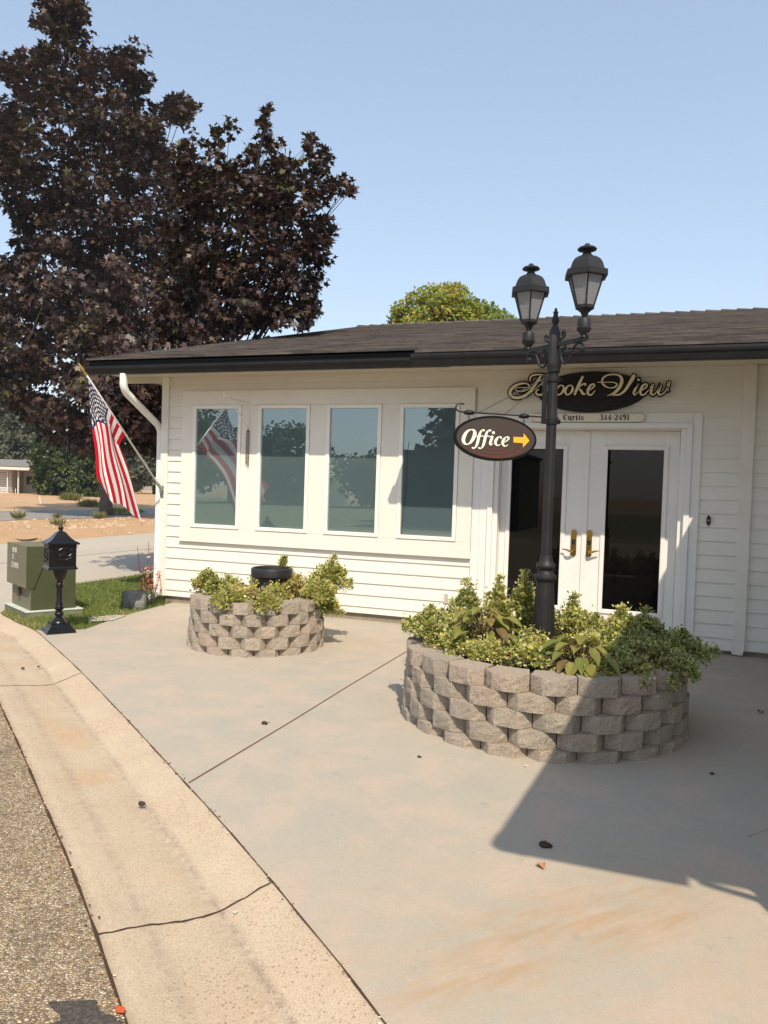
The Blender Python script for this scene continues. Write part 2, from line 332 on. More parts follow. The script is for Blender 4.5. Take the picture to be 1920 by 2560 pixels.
def m_cloth(name, c):
    m, nt, b = newmat(name); b.inputs['Base Color'].default_value = col4(c); b.inputs['Roughness'].default_value = .8; b.inputs['Specular IOR Level'].default_value = .15
    t = N(nt, 'ShaderNodeBsdfTranslucent'); t.inputs['Color'].default_value = col4(c)
    mx = N(nt, 'ShaderNodeMixShader'); mx.inputs[0].default_value = .22; L(nt, b.outputs[0], mx.inputs[1]); L(nt, t.outputs[0], mx.inputs[2])
    L(nt, mx.outputs[0], nt.nodes['Material Output'].inputs['Surface'])
    bump(nt, b, noise(nt, coords(nt), 25, 3, .6), .15, .01); return m
MT['flag_red'] = m_cloth('flag_red', (.52, .008, .020)); MT['flag_white'] = m_cloth('flag_white', (.76, .73, .70)); MT['flag_blue'] = m_cloth('flag_blue', (.014, .014, .058))

# ------------------------------------------------------------------ mesh builder
class MB:
    def __init__(s): s.v = []; s.f = []; s.m = []; s.att = {}
    def add(s, vs, fs, mi=0):
        o = len(s.v); s.v += [tuple(p) for p in vs]; s.f += [tuple(i+o for i in f) for f in fs]; s.m += [mi]*len(fs); return o
    def box(s, x0, x1, y0, y1, z0, z1, mi=0):
        s.add([(x0,y0,z0),(x1,y0,z0),(x1,y1,z0),(x0,y1,z0),(x0,y0,z1),(x1,y0,z1),(x1,y1,z1),(x0,y1,z1)],
              [(0,3,2,1),(4,5,6,7),(0,1,5,4),(1,2,6,5),(2,3,7,6),(3,0,4,7)], mi)
    def obox(s, c, ax, ay, az, mi=0):
        """box with centre c and half vectors ax, ay, az"""
        c, ax, ay, az = map(Vector, (c, ax, ay, az)); vs = []
        for k in (-1, 1):
            for i, j in ((-1,-1),(1,-1),(1,1),(-1,1)): vs.append(c+ax*i+ay*j+az*k)
        s.add(vs, [(0,3,2,1),(4,5,6,7),(0,1,5,4),(1,2,6,5),(2,3,7,6),(3,0,4,7)], mi)
    def loft(s, rings, cap0=True, cap1=True, mi=0, closed=True):
        n = len(rings[0]); o = len(s.v)
        for r in rings: s.v += [tuple(p) for p in r]
        for i in range(len(rings)-1):
            for j in range(n if closed else n-1):
                a = o+i*n+j; b = o+i*n+(j+1) % n; s.f.append((a, b, b+n, a+n)); s.m.append(mi)
        if cap0: s.f.append(tuple(o+j for j in reversed(range(n)))); s.m.append(mi)
        if cap1: s.f.append(tuple(o+(len(rings)-1)*n+j for j in range(n))); s.m.append(mi)
    def lathe(s, prof, c=(0, 0), seg=24, mi=0, rot=0, flute=None):
        rings = []
        for r, z in prof:
            ring = []
            for k in range(seg):
                a = rot+2*PI*k/seg; rr = r
                if flute and flute[0] <= z <= flute[1] and k % 2: rr = r*flute[2]
                ring.append((c[0]+rr*cos(a), c[1]+rr*sin(a), z))
            rings.append(ring)
        s.loft(rings, mi=mi)
    def tube(s, path, r, seg=8, mi=0, caps=True):
        P = [Vector(p) for p in path]; rs = r if hasattr(r, '__len__') else [r]*len(P); rings = []
        up = None
        for i, p in enumerate(P):
            t = (P[min(i+1, len(P)-1)]-P[max(i-1, 0)]).normalized()
            if up is None: up = Vector((0,0,1)) if abs(t.z) < .9 else Vector((1,0,0))
            a = t.cross(up)
            if a.length < 1e-4: a = t.cross(Vector((1, .3, .2)))
            a.normalize(); b = a.cross(t).normalized(); up = b
            rings.append([p+(a*cos(2*PI*k/seg)+b*sin(2*PI*k/seg))*rs[i] for k in range(seg)])
        s.loft(rings, caps, caps, mi)
    def prism(s, poly, axis, d, mi=0):
        """poly: list of 3-D points (planar), extruded along vector d"""
        d = Vector(d); n = len(poly); a = [Vector(p) for p in poly]; b = [p+d for p in a]
        s.add(a+b, [tuple(reversed(range(n))), tuple(range(n, 2*n))]+[(i, (i+1) % n, n+(i+1) % n, n+i) for i in range(n)], mi)
    def build(s, name, mats, parent=None, smooth=False, bev=0, auto=None):
        me = bpy.data.meshes.new(name); off = Vector(parent['base']) if parent is not None and 'base' in parent else Vector((0, 0, 0))
        me.from_pydata([tuple(Vector(p)-off) for p in s.v], [], s.f)
        if not isinstance(mats, (list, tuple)): mats = [mats]
        for m in mats: me.materials.append(MT[m] if isinstance(m, str) else m)
        me.polygons.foreach_set('material_index', s.m)
        for k, vals in s.att.items():
            at = me.attributes.new(k, 'FLOAT', 'POINT'); at.data.foreach_set('value', vals)
        bm = bmesh.new(); bm.from_mesh(me); bmesh.ops.recalc_face_normals(bm, faces=bm.faces); bm.to_mesh(me); bm.free()
        if smooth: me.polygons.foreach_set('use_smooth', [True]*len(me.polygons))
        me.update(); o = bpy.data.objects.new(name, me); COL.objects.link(o)
        if parent is not None: o.parent = parent
        if bev:
            md = o.modifiers.new('bevel', 'BEVEL'); md.width = bev; md.segments = 2; md.limit_method = 'ANGLE'; md.angle_limit = .6
        if auto is not None:
            me.polygons.foreach_set('use_smooth', [True]*len(me.polygons))
            try: me.set_sharp_from_angle(angle=auto)
            except Exception: pass
        return o
def np_mesh(name, V, Fsize, mats, mi, parent=None, loops=None):
    """V: (n, k, 3) n polygons of k corners"""
    n, k, _ = V.shape; me = bpy.data.meshes.new(name); off = np.array(parent['base']) if parent is not None and 'base' in parent else np.zeros(3)
    me.vertices.add(n*k); me.vertices.foreach_set('co', (V.reshape(-1, 3)-off).astype(np.float32).ravel())
    me.loops.add(n*k); me.loops.foreach_set('vertex_index', np.arange(n*k, dtype=np.int32))
    me.polygons.add(n); me.polygons.foreach_set('loop_start', np.arange(0, n*k, k, dtype=np.int32)); me.polygons.foreach_set('loop_total', np.full(n, k, dtype=np.int32))
    for m in mats: me.materials.append(m)
    me.polygons.foreach_set('material_index', mi.astype(np.int32)); me.update(calc_edges=True); me.validate()
    o = bpy.data.objects.new(name, me); COL.objects.link(o)
    if parent is not None: o.parent = parent
    return o
def thing(name, label, cat, base, group=None):
    o = bpy.data.objects.new(name, None); o.empty_display_size = .1; COL.objects.link(o); o.location = base
    o['base'] = tuple(base); o['label'] = label; o['category'] = cat
    if group: o['group'] = group
    return o
def tag(o, label, cat, group=None):
    o['label'] = label; o['category'] = cat
    if group: o['group'] = group
    return o
def struct(o, kind='structure'): o['kind'] = kind; return o
def crom(pts, n=8, closed=False):
    P = [tuple(p) for p in pts]; out = []; N_ = len(P); segs = N_ if closed else N_-1
    for i in range(segs):
        g = lambda k: np.array(P[k % N_] if closed else P[min(max(k, 0), N_-1)], float)
        a, b, c, d = g(i-1), g(i), g(i+1), g(i+2)
        for q in range(n):
            t = q/n; out.append(.5*((2*b)+(-a+c)*t+(2*a-5*b+4*c-d)*t*t+(-a+3*b-3*c+d)*t**3))
    if not closed: out.append(np.array(P[-1], float))
    return out
def ribbon(mb, pts, to3, lift, closed=False, n=7, grow=0., mi=0, raw=False, wmul=1.):
    """pen stroke: pts (x, y, width) in drawing units; to3(x, y, lift) gives the 3-D point"""
    C = [np.array(p, float) for p in pts] if raw else crom(pts, n, closed)
    K = len(C); Lf, Rt = [], []
    for i in range(K):
        a = C[(i-1) % K] if closed else C[max(i-1, 0)]; b = C[(i+1) % K] if closed else C[min(i+1, K-1)]
        t = b[:2]-a[:2]; l = np.hypot(*t) or 1; nrm = np.array((-t[1], t[0]))/l; w = max(C[i][2]*wmul, 1)*.5+grow
        e = 0
        if not closed and i == 0: e = -grow*.7
        if not closed and i == K-1: e = grow*.7
        c = C[i][:2]+t/l*e
        Lf.append(to3(*(c+nrm*w), lift)); Rt.append(to3(*(c-nrm*w), lift))
    fs = [(i, i+1, K+i+1, K+i) for i in range(K-1)]
    if closed: fs.append((K-1, 0, K, 2*K-1))
    mb.add(Lf+Rt, fs, mi)
def dot(mb, x, y, r, to3, lift, mi=0, n=14):
    mb.add([to3(x+r*cos(2*PI*k/n), y+r*sin(2*PI*k/n), lift) for k in range(n)], [tuple(range(n))], mi)

# ------------------------------------------------------------------ world, sun, camera
SUN = Vector((.52, -1, 1.33)).normalized()
w = bpy.data.worlds.new('World'); sc.world = w; w.use_nodes = True
wt = w.node_tree; bg = wt.nodes['Background']
sky = wt.nodes.new('ShaderNodeTexSky'); sky.sky_type = 'NISHITA'; sky.sun_disc = False
sky.sun_elevation = math.asin(SUN.z); sky.sun_rotation = math.atan2(SUN.x, SUN.y)
sky.altitude = 300; sky.air_density = 1.1; sky.dust_density = 1.6; sky.ozone_density = 2.0
gm = wt.nodes.new('ShaderNodeGamma'); gm.inputs[1].default_value = .55; wt.links.new(sky.outputs[0], gm.inputs[0])   # smoke-softened sky: evens out the glare round the sun
vm = wt.nodes.new('ShaderNodeVectorMath'); vm.operation = 'MULTIPLY'; vm.inputs[1].default_value = (1.77, 1.81, 1.88); wt.links.new(gm.outputs[0], vm.inputs[0]); wt.links.new(vm.outputs[0], bg.inputs[0]); bg.inputs[1].default_value = .15
ld = bpy.data.lights.new('sun', 'SUN'); ld.energy = 3.75; ld.angle = math.radians(.55); ld.color = (1, .872, .70)
lo = bpy.data.objects.new('sun', ld); COL.objects.link(lo); lo.location = SUN*60; lo.rotation_euler = (-SUN).to_track_quat('-Z', 'Y').to_euler()
cd = bpy.data.cameras.new('camera'); cam = bpy.data.objects.new('camera', cd); COL.objects.link(cam); sc.camera = cam
cd.sensor_fit = 'VERTICAL'; cd.sensor_height = 24; cd.sensor_width = 18; cd.lens = 24*F/2560; cd.clip_start = .05; cd.clip_end = 2000
cam.matrix_world = Matrix(((RV.x, UV.x, -fw.x, 0), (RV.y, UV.y, -fw.y, 0), (RV.z, UV.z, -fw.z, H), (0, 0, 0, 1)))
sc.view_settings.view_transform = 'Standard'; sc.view_settings.look = 'None'; sc.view_settings.exposure = .55; sc.view_settings.gamma = 1
sc.cycles.max_bounces = 8; sc.cycles.transparent_max_bounces = 12; sc.cycles.use_denoising = True

# ================================================================== GROUND
B0 = [(-90, 78), (-40, 35), (-22, 20.3), (-15, 13.6), (-10, 9.1), (-8.2, 7.65), (-7.09, 6.84), (-6.48, 6.47), (-5.96, 6.20), (-5.33, 5.75), (-4.42, 5.08), (-3.33, 4.24), (-2.82, 3.84), (-2.25, 3.39),
      (-1.82, 3.05), (-1.37, 2.68), (-1.16, 2.50), (-.91, 2.29), (-.70, 2.10), (0, 1.50), (.9, .85), (2.5, 0.), (6, -1.6), (20, -6.5), (90, -26)]
Bc = []
for i in range(len(B0)-1):
    a = np.array(B0[max(i-1, 0)]); b = np.array(B0[i]); c = np.array(B0[i+1]); d = np.array(B0[min(i+2, len(B0)-1)])
    n = max(2, int(np.hypot(*(c-b))/.12)) if np.hypot(*(c-b)) < 5 else 4
    for q in range(n):
        t = q/n
        if np.hypot(*(c-b)) > 3: Bc.append(b+(c-b)*t)
        else: Bc.append(.5*((2*b)+(-a+c)*t+(2*a-5*b+4*c-d)*t*t+(-a+3*b-3*c+d)*t**3) if np.hypot(*(b-a)) < 3 and np.hypot(*(d-c)) < 3 else b+(c-b)*t)
Bc.append(np.array(B0[-1])); Bc = np.array(Bc)
tan = np.gradient(Bc, axis=0); tan /= np.linalg.norm(tan, axis=1)[:, None]
for _ in range(3): tan[1:-1] = (tan[:-2]+2*tan[1:-1]+tan[2:])/4; tan /= np.linalg.norm(tan, axis=1)[:, None]
nrm = np.stack((tan[:, 1], -tan[:, 0]), 1)            # towards the road
CW = .66
def curbz(t): return float(np.interp(t, (0, .06, .2, .33, .45, .7, 1), (.002, -.004, -.040, -.068, -.066, -.050, -.030)))
TS = (0, .05, .12, .2, .27, .33, .4, .5, .62, .75, .88, 1.)
mb = MB(); att = []
for i in range(len(Bc)):
    for t in TS:
        p = Bc[i]+nrm[i]*CW*t; mb.v.append((p[0], p[1], curbz(t)+.0015*sin(i*1.7+t*9))); att.append(t)
    mb.v.append((*(Bc[i]+nrm[i]*CW), -.2)); att.append(1)
K = len(TS)+1
for i in range(len(Bc)-1):
    for j in range(K-1): mb.f.append((i*K+j, i*K+j+1, (i+1)*K+j+1, (i+1)*K+j)); mb.m.append(0)
mb.att['across'] = att
gutter_o = struct(mb.build('gutter_pan', 'curb', smooth=True)); gutter_o['label'] = 'rolled concrete gutter curving along the road edge'
def curb_at(x, y): return int(np.argmin(np.hypot(Bc[:, 0]-x, Bc[:, 1]-y)))
MT['joint'] = simple('joint_dark', (.060, .040, .028), .95, .1); MT['joint_red'] = simple('joint_red', (.17, .085, .05), .95, .1)  # plain dark tone of the seams, joints and cracks
mb = MB()
for (x, y), wd in (((-1.38, 2.68), .009), ((-4.36, 5.04), .008), ((-10, 9.1), .012), ((.9, .85), .014)):
    i = curb_at(x, y); c, n_, t_ = Bc[i], nrm[i], tan[i]
    pts = []
    for k in range(25):
        q = k/24; p = c+n_*CW*q+t_*(.005*sin(k*.6)+.003*sin(k*2.1)); pts.append((p[0], p[1], curbz(q)+.0035, wd*(.7+.5*abs(sin(k*2.3)))))
    for k in range(24):
        a, b = pts[k], pts[k+1]
        mb.add([(a[0]-t_[0]*a[3]/2, a[1]-t_[1]*a[3]/2, a[2]), (a[0]+t_[0]*a[3]/2, a[1]+t_[1]*a[3]/2, a[2]), (b[0]+t_[0]*b[3]/2, b[1]+t_[1]*b[3]/2, b[2]), (b[0]-t_[0]*b[3]/2, b[1]-t_[1]*b[3]/2, b[2])], [(0, 1, 2, 3)])
# soil-filled seam between gutter and patio, and crumbly seam at the asphalt
for i in range(len(Bc)-1):
    if -9 < Bc[i][0] < 5:
        for side, zz, base in ((0, .0075, .0042), (1, -.0215, .0075)):
            q0 = Bc[i]+nrm[i]*CW*side; q1 = Bc[i+1]+nrm[i+1]*CW*side
            w0 = base*(.35+.8*abs(sin(i*1.9)*sin(i*.7))); w1 = base*(.35+.8*abs(sin((i+1)*1.9)*sin((i+1)*.7)))
            mb.add([(*(q0-nrm[i]*w0), zz), (*(q0+nrm[i]*w0), zz), (*(q1+nrm[i+1]*w1), zz), (*(q1-nrm[i+1]*w1), zz)], [(0, 1, 2, 3)])
o = struct(mb.build('gutter_joint', 'joint')); o['label'] = 'dark soil filled seams across and along the concrete gutter'

ib0, ib1 = curb_at(-6.01, 6.23), curb_at(20, -6.5)
def flat(name, poly, z, m, skirt=.12, label=None):
    b = MB(); n = len(poly); b.add([(p[0], p[1], z) for p in poly]+[(p[0], p[1], z-skirt) for p in poly], [tuple(range(n))]+[(i, (i+1) % n, n+(i+1) % n, n+i) for i in range(n)])
    o = struct(b.build(name, m))
    if label: o['label'] = label
    bm = bmesh.new(); bm.from_mesh(o.data); bmesh.ops.triangulate(bm, faces=[f for f in bm.faces if len(f.verts) > 4]); bm.to_mesh(o.data); bm.free(); return o
front = [tuple(p) for p in Bc[ib0:ib1+1]]
flat('patio', front+[(20, 8.62), (-5.92, 8.62), (-5.90, 8.40), (-5.80, 7.54), (-5.70, 6.97), (-5.58, 6.49)], .004, 'patio', .2, 'broad concrete patio in front of the office')
il0 = curb_at(-7.12, 6.86)
lawn_poly = [tuple(p) for p in Bc[il0:ib0+1]]+[(-5.58, 6.49), (-5.70, 6.97), (-5.80, 7.54), (-5.90, 8.40), (-6.0, 8.62), (-6.0, 26), (-8.22, 26), (-8.2, 9.3), (-7.62, 7.6)]
flat('lawn', lawn_poly, -.012, 'turf', .15, 'small wedge of lawn beside the building corner')
idv = curb_at(-15, 13.6)
flat('driveway', [tuple(p) for p in Bc[idv:il0+1]]+[(-7.62, 7.6), (-8.2, 9.3), (-8.22, 60), (-14.75, 60), (-14.7, 20.0), (-14.3, 14.2)], -.006, 'drive', .2, 'wide pale concrete driveway left of the building')
b = MB(); b.box(-11.235, -11.215, 10.6, 60, -.02, -.0035); b.box(-14.2, -8.2, 24.0, 24.02, -.02, -.0032)
struct(b.build('driveway_joint', 'joint'))['label'] = 'dark joint running down the middle of the driveway'
b = MB(); pj = [(-2.238, 3.40), (-2.232, 4.6), (-2.243, 5.6), (-2.236, 7.0), (-2.24, 8.49)]
for (x0, y0), (x1, y1) in zip(pj, pj[1:]):
    b.add([(x0-.0045, y0, .0085), (x0+.0045, y0, .0085), (x1+.0045, y1, .0085), (x1-.0045, y1, .0085)], [(0, 1, 2, 3)])
struct(b.build('patio_joint', 'joint_red'))['label'] = 'reddish saw cut joint running across the patio'
b = MB()
for seed, pts in ((1, [(.45, 3.9), (.9, 4.6), (1.2, 6.0)]), (2, [(-1.95, 6.0), (-1.6, 5.72), (-1.45, 5.75)])):
    C = crom([(p[0], p[1]) for p in pts], 8)
    for i in range(len(C)-1):
        a, c = C[i], C[i+1]; j = .004*sin(i*2.1+seed)
        b.add([(a[0]-.002+j, a[1], .008), (a[0]+.002+j, a[1]+.002, .008), (c[0]+.002-j, c[1]+.002, .008), (c[0]-.002-j, c[1], .008)], [(0, 1, 2, 3)])
struct(b.build('patio_crack', 'joint'))['label'] = 'hairline cracks in the patio concrete'
# asphalt road: everything on the road side of the gutter
A = Bc+nrm*CW
keep = [tuple(p) for p in A]
flat('road', keep+[(90, -90), (-90, -90)], -.0255, 'asphalt', .1, 'worn chip seal asphalt road in front of the gutter')
b = MB(); pc = on_ground(231, 2520); n = 26
b.add([(pc.x+(.085+.03*sin(3*a)+.025*sin(5*a+1))*1.15*cos(a)-.02, pc.y-.03+(.075+.02*sin(4*a))*sin(a), -.021) for a in [2*PI*k/n for k in range(n)]], [tuple(range(n))])
struct(b.build('tar_patch', simple('tar', (.060, .052, .045), .8, .3, var=(60, (.12, .10, .08), .45, .7), bmp=(120, .6, .01))))['label'] = 'dark tar patch on the asphalt at the gutter edge'

# dirt sheet reaching the horizon, with a low graded lot left of the driveway
def spaced(lo, hi, dense0, dense1, step):
    v = list(np.arange(dense0, dense1, step)); a = dense0; s = step
    while a > lo: s *= 1.25; a -= s; v.insert(0, a)
    a = dense1; s = step
    while a < hi: v.append(a); s *= 1.25; a += s
    return np.array(v)
gx = spaced(-900, 900, -66, -13, .62); gy = spaced(-900, 900, 8, 74, .75)
X, Y = np.meshgrid(gx, gy, indexing='ij')
def sst(a, b, x): t = np.clip((x-a)/(b-a), 0, 1); return t*t*(3-2*t)
lot = 1-sst(-15.6, -14.8, X)
side = (X*.66+Y*.75)                               # keeps the front street area low
lot = lot*sst(-.3, 1.6, Y+.90*X-.2+1.0)
nz = .5*np.sin(X*.9+1.3*np.sin(Y*.5))*np.sin(Y*.8+X*.3)+.35*np.sin(X*2.1+Y*1.3)*np.sin(Y*2.6-X*.7)+.25*np.sin(X*4.3-Y*3.1)
Z = -.20+lot*(.16+.045*nz+.10*np.exp(-((X+16.2)/1.3)**2)*(1+.4*nz))
road_m = sst(-31.0, -30.0, X)*(1-sst(-23.6, -22.8, X))
Z = Z*(1-road_m)+road_m*(-.16)
far_m = 1-sst(-60, -40, X); Z = Z*(1-far_m*.6)+far_m*.6*(-.05)
V = np.stack((X, Y, Z), -1).reshape(-1, 3); nx, ny = len(gx), len(gy)
b = MB(); b.v = [tuple(p) for p in V]
for i in range(nx-1):
    for j in range(ny-1): b.f.append((i*ny+j, (i+1)*ny+j, (i+1)*ny+j+1, i*ny+j+1)); b.m.append(0)
struct(b.build('ground', 'dirt', smooth=True))['label'] = 'bare tan dirt lot stretching away left of the building'
b = MB(); b.box(-29.5, -23.4, -20, 300, -.2, -.075)
struct(b.build('far_street', 'asphalt_far'))['label'] = 'grey asphalt street crossing behind the dirt lot'
b = MB(); b.box(-29.95, -29.5, -20, 300, -.2, -.045); struct(b.build('far_kerb', 'drive'))['label'] = 'pale kerb along the far side of the street'

# ================================================================== OFFICE BUILDING
bld = thing('office_building', 'low cream lap sided office building with dark shingle roof and white double doors', 'building', (-2.5, 8.5, 0))
WY = 8.5
def lapz(k): return 1.43+.14*k
def laps(b, x0, x1, y, z0, z1):
    k = math.floor((z0-1.43)/.14)
    while lapz(k) < z1-1e-4:
        a, c = max(lapz(k), z0), min(lapz(k+1), z1)
        ya = y-.0145*(1-(a-lapz(k))/.14); yc = y-.0145*(1-(c-lapz(k))/.14)
        b.add([(x0, ya, a), (x1, ya, a), (x1, yc, c), (x0, yc, c), (x0, y+.002, a), (x1, y+.002, a)], [(0, 1, 2, 3), (4, 5, 1, 0)]); k += 1
b = MB()
laps(b, -6.03, -5.70, WY, .09, 2.93); laps(b, -5.70, -1.95, WY, .09, .86); laps(b, -5.70, -1.95, WY, 2.72, 2.93)
laps(b, -1.95, .80, WY, 2.42, 2.93); laps(b, .36, .80, WY, .045, 2.42)
b.build('siding', 'siding', bld)
b = MB(); laps(b, .84, 1.5, WY+.012, .06, 2.93); b.build('siding', 'siding', bld)
b = MB(); b.box(-6.08, -1.82, 8.506, 8.75, .09, 2.96); b.box(.33, 1.4, 8.516, 8.75, .05, 2.96); b.box(-1.82, .33, 8.506, 8.75, 2.36, 2.96)
b.prism([(-6.08, 8.752, .09), (-6.08, 25, .09), (-6.08, 25, 3.2), (-6.08, 16.9, 5.22), (-6.08, 8.752, 3.18)], 'x', (.15, 0, 0))
b.build('wall', 'siding', bld)
b = MB(); b.box(-6.05, -1.83, 8.53, 8.76, -.05, .088); b.box(-6.05, -5.95, 8.76, 25, -.05, .088); b.box(.3, 1.4, 8.54, 8.76, -.05, .06)
b.build('foundation', 'foundation', bld)
b = MB(); b.box(-6.125, -6.022, 8.462, 8.51, .085, 2.93); b.box(-6.125, -6.095, 8.512, 8.60, .085, 2.93); b.build('corner_board', 'white_paint', bld, bev=.003)
b = MB(); P = [(.757, .020), (.835, .012), (.838, .030), (.846, .012), (.858, .014), (.862, .052), (.868, .060), (.866, .085), (.872, .098), (.872, 2.93), (.757, 2.93)]; b.prism([(x, 8.462, z) for x, z in P], 'y', (0, .058, 0)); b.build('corner_board', 'white_paint', bld, bev=.002)
# raised panel round the four windows
wins = [(-5.640, -4.935), (-4.702, -3.994), (-3.778, -3.075), (-2.853, -2.141)]
ZB, ZT = 1.003, 2.562
b = MB(); PX0, PX1, PZ0, PZ1 = -5.806, -1.973, .833, 2.742
b.box(PX0, PX1, 8.456, 8.492, ZT, PZ1); b.box(PX0, PX1, 8.456, 8.492, PZ0, ZB)
xs = [PX0]+[v for q in wins for v in q]+[PX1]
for i in range(0, 10, 2): b.box(xs[i], xs[i+1], 8.456, 8.492, ZB+.001, ZT-.001)
b.build('window_surround', 'siding', bld, bev=.002)
b = MB(); b.box(PX0-.006, PX1+.006, 8.448, 8.492, PZ0-.014, PZ0-.001); b.build('window_apron', 'siding', bld, bev=.002)
for i, (x0, x1) in enumerate(wins):
    b = MB(); f = .044; z0, z1 = ZB+.003, ZT-.003; a, c = x0+.003, x1-.003
    b.box(a, a+f, 8.444, 8.490, z0, z1); b.box(c-f, c, 8.444, 8.490, z0, z1); b.box(a+f, c-f, 8.4445, 8.490, z1-f, z1); b.box(a+f, c-f, 8.4445, 8.490, z0, z0+f)
    wo = b.build('window', 'vinyl', bld, bev=.003)
    g = MB(); g.box(a+f-.004, c-f+.004, 8.472, 8.480, z0+f-.004, z1-f+.004)
    p = g.build('pane', 'window_glass', bld); p.parent = wo
b = MB(); b.tube([Vector(v) for v in crom([(-2.735, 8.4705, 2.13), (-2.75, 8.4705, 2.0), (-2.752, 8.4705, 1.7), (-2.768, 8.4705, 1.4), (-2.79, 8.4705, 1.12), (-2.785, 8.4705, 1.05)], 6)], .0028, 5); b.build('blind_cord', 'dark_slot', bld)
b = MB()
for z in np.arange(.95, 2.0, .125): b.box(-1.9735, -1.9685, 8.4735, 8.4745, z-.0605, z+.0605); b.lathe([(.001, z-.004), (.0045, z-.004), (.0045, z+.004), (.001, z+.004)], (-1.969, 8.4735), 8)
b.build('screw_heads', 'steel', bld)
# double door
DY = 8.660
jl, jr, hz = -1.737, .244, 2.291
b = MB()
for s, x in ((-1, jl), (1, jr)):
    b.box(min(x, x+s*.056), max(x, x+s*.056), 8.452, 8.50, .02, hz+.056); b.box(min(x+s*.057, x+s*.145), max(x+s*.057, x+s*.145), 8.470, 8.51, .02, 2.454)
    b.box(min(x-s*.052, x+s*.05), max(x-s*.052, x+s*.05), 8.501, 8.72, .02, hz+.03)
b.box(jl, jr, 8.4525, 8.50, hz, hz+.056); b.box(jl-.056, jr+.056, 8.4705, 8.51, hz+.057, 2.4535); b.box(jl+.053, jr-.053, 8.501, 8.72, hz-.010, hz+.04)
b.box(-1.972, jl-.146, 8.474, 8.51, .06, 2.454)
b.build('door_frame', 'door_paint', bld, bev=.003)
b = MB(); b.box(jl, jr, 8.60, 8.74, -.02, .105); b.build('door_sill', 'foundation', bld, bev=.004)
def door(x0, x1, gx0, gx1, px_, s):
    g0, g1, top = .335, 2.088, 2.278; f = .035
    b = MB(); b.box(x0, gx0, DY, DY+.045, .115, top); b.box(gx1, x1, DY, DY+.045, .115, top); b.box(gx0, gx1, DY+.0006, DY+.045, g1, top); b.box(gx0, gx1, DY+.0006, DY+.045, .115, g0)
    d = b.build('door', 'door_paint', bld, bev=.003)
    def sub(bb, name, m, **k):
        o = bb.build(name, m, bld, **k); o.parent = d; return o
    b = MB()
    b.box(gx0-f, gx0+.012, DY-.016, DY+.02, g0-f, g1+f); b.box(gx1-.012, gx1+f, DY-.016, DY+.02, g0-f, g1+f); b.box(gx0+.012, gx1-.012, DY-.0155, DY+.02, g1-.012, g1+f); b.box(gx0+.012, gx1-.012, DY-.0155, DY+.02, g0-f, g0+.012)
    sub(b, 'glazing_bead', 'door_paint', bev=.006)
    b = MB(); b.box(gx0, gx1, DY+.004, DY+.012, g0, g1); sub(b, 'pane', 'door_glass')
    b = MB(); pw, z0, z1, c = .029, .905, 1.195, .020
    b.prism([(px_-pw+c*.6, DY-.001, z0), (px_+pw-c*.6, DY-.001, z0), (px_+pw, DY-.001, z0+c), (px_+pw, DY-.001, z1-c), (px_+pw-c*.6, DY-.001, z1), (px_-pw+c*.6, DY-.001, z1), (px_-pw, DY-.001, z1-c), (px_-pw, DY-.001, z0+c)], 'y', (0, -.014, 0))
    b.box(px_-.016, px_+.016, DY-.034, DY-.014, 1.105, 1.165); b.box(px_-.020, px_+.016, DY-.020, DY-.014, 1.03, 1.085, 1)
    b.tube([(px_, DY-.012, .962), (px_, DY-.055, .962)], [.020, .017], 14)
    lv = crom([(px_, DY-.060, .964), (px_+s*.035, DY-.064, .960), (px_+s*.075, DY-.062, .974), (px_+s*.118, DY-.056, .978)], 5)
    b.tube(lv, list(np.linspace(.015, .006, len(lv))), 10)
    sub(b, 'handle', ['brass', 'dark_slot'], auto=.6)
    return d
door(-1.685, -.752, -1.584, -.994, -.858, -1); door(-.748, .190, -.546, .048, -.694, 1)
b = MB(); b.box(-.778, -.724, DY-.014, DY-.0005, .115, 2.27); b.build('astragal', 'door_paint', bld, bev=.005)
# little fittings on the wall
b = MB(); b.box(-2.262, -2.196, 8.474, 8.49, .300, .420); b.box(-2.250, -2.208, 8.466, 8.4742, .318, .402, 1); b.build('outlet_cover', ['vinyl', simple('outlet_grey', (.42, .41, .38), .5)], bld, bev=.003)
b = MB(); b.prism([(.487+.021*cos(a)*(1 if abs(sin(a)) < .8 else .8), 8.479, 1.360+.054*sin(a)) for a in [2*PI*k/20 for k in range(20)]], 'y', (0, -.014, 0));
b.prism([(.487+.0095*cos(a), 8.4648, 1.360+.0095*sin(a)) for a in [2*PI*k/12 for k in range(12)]], 'y', (0, -.004, 0), 1)
b.build('doorbell', ['black_iron', simple('bell_button', (.45, .40, .33), .4)], bld, bev=.002)
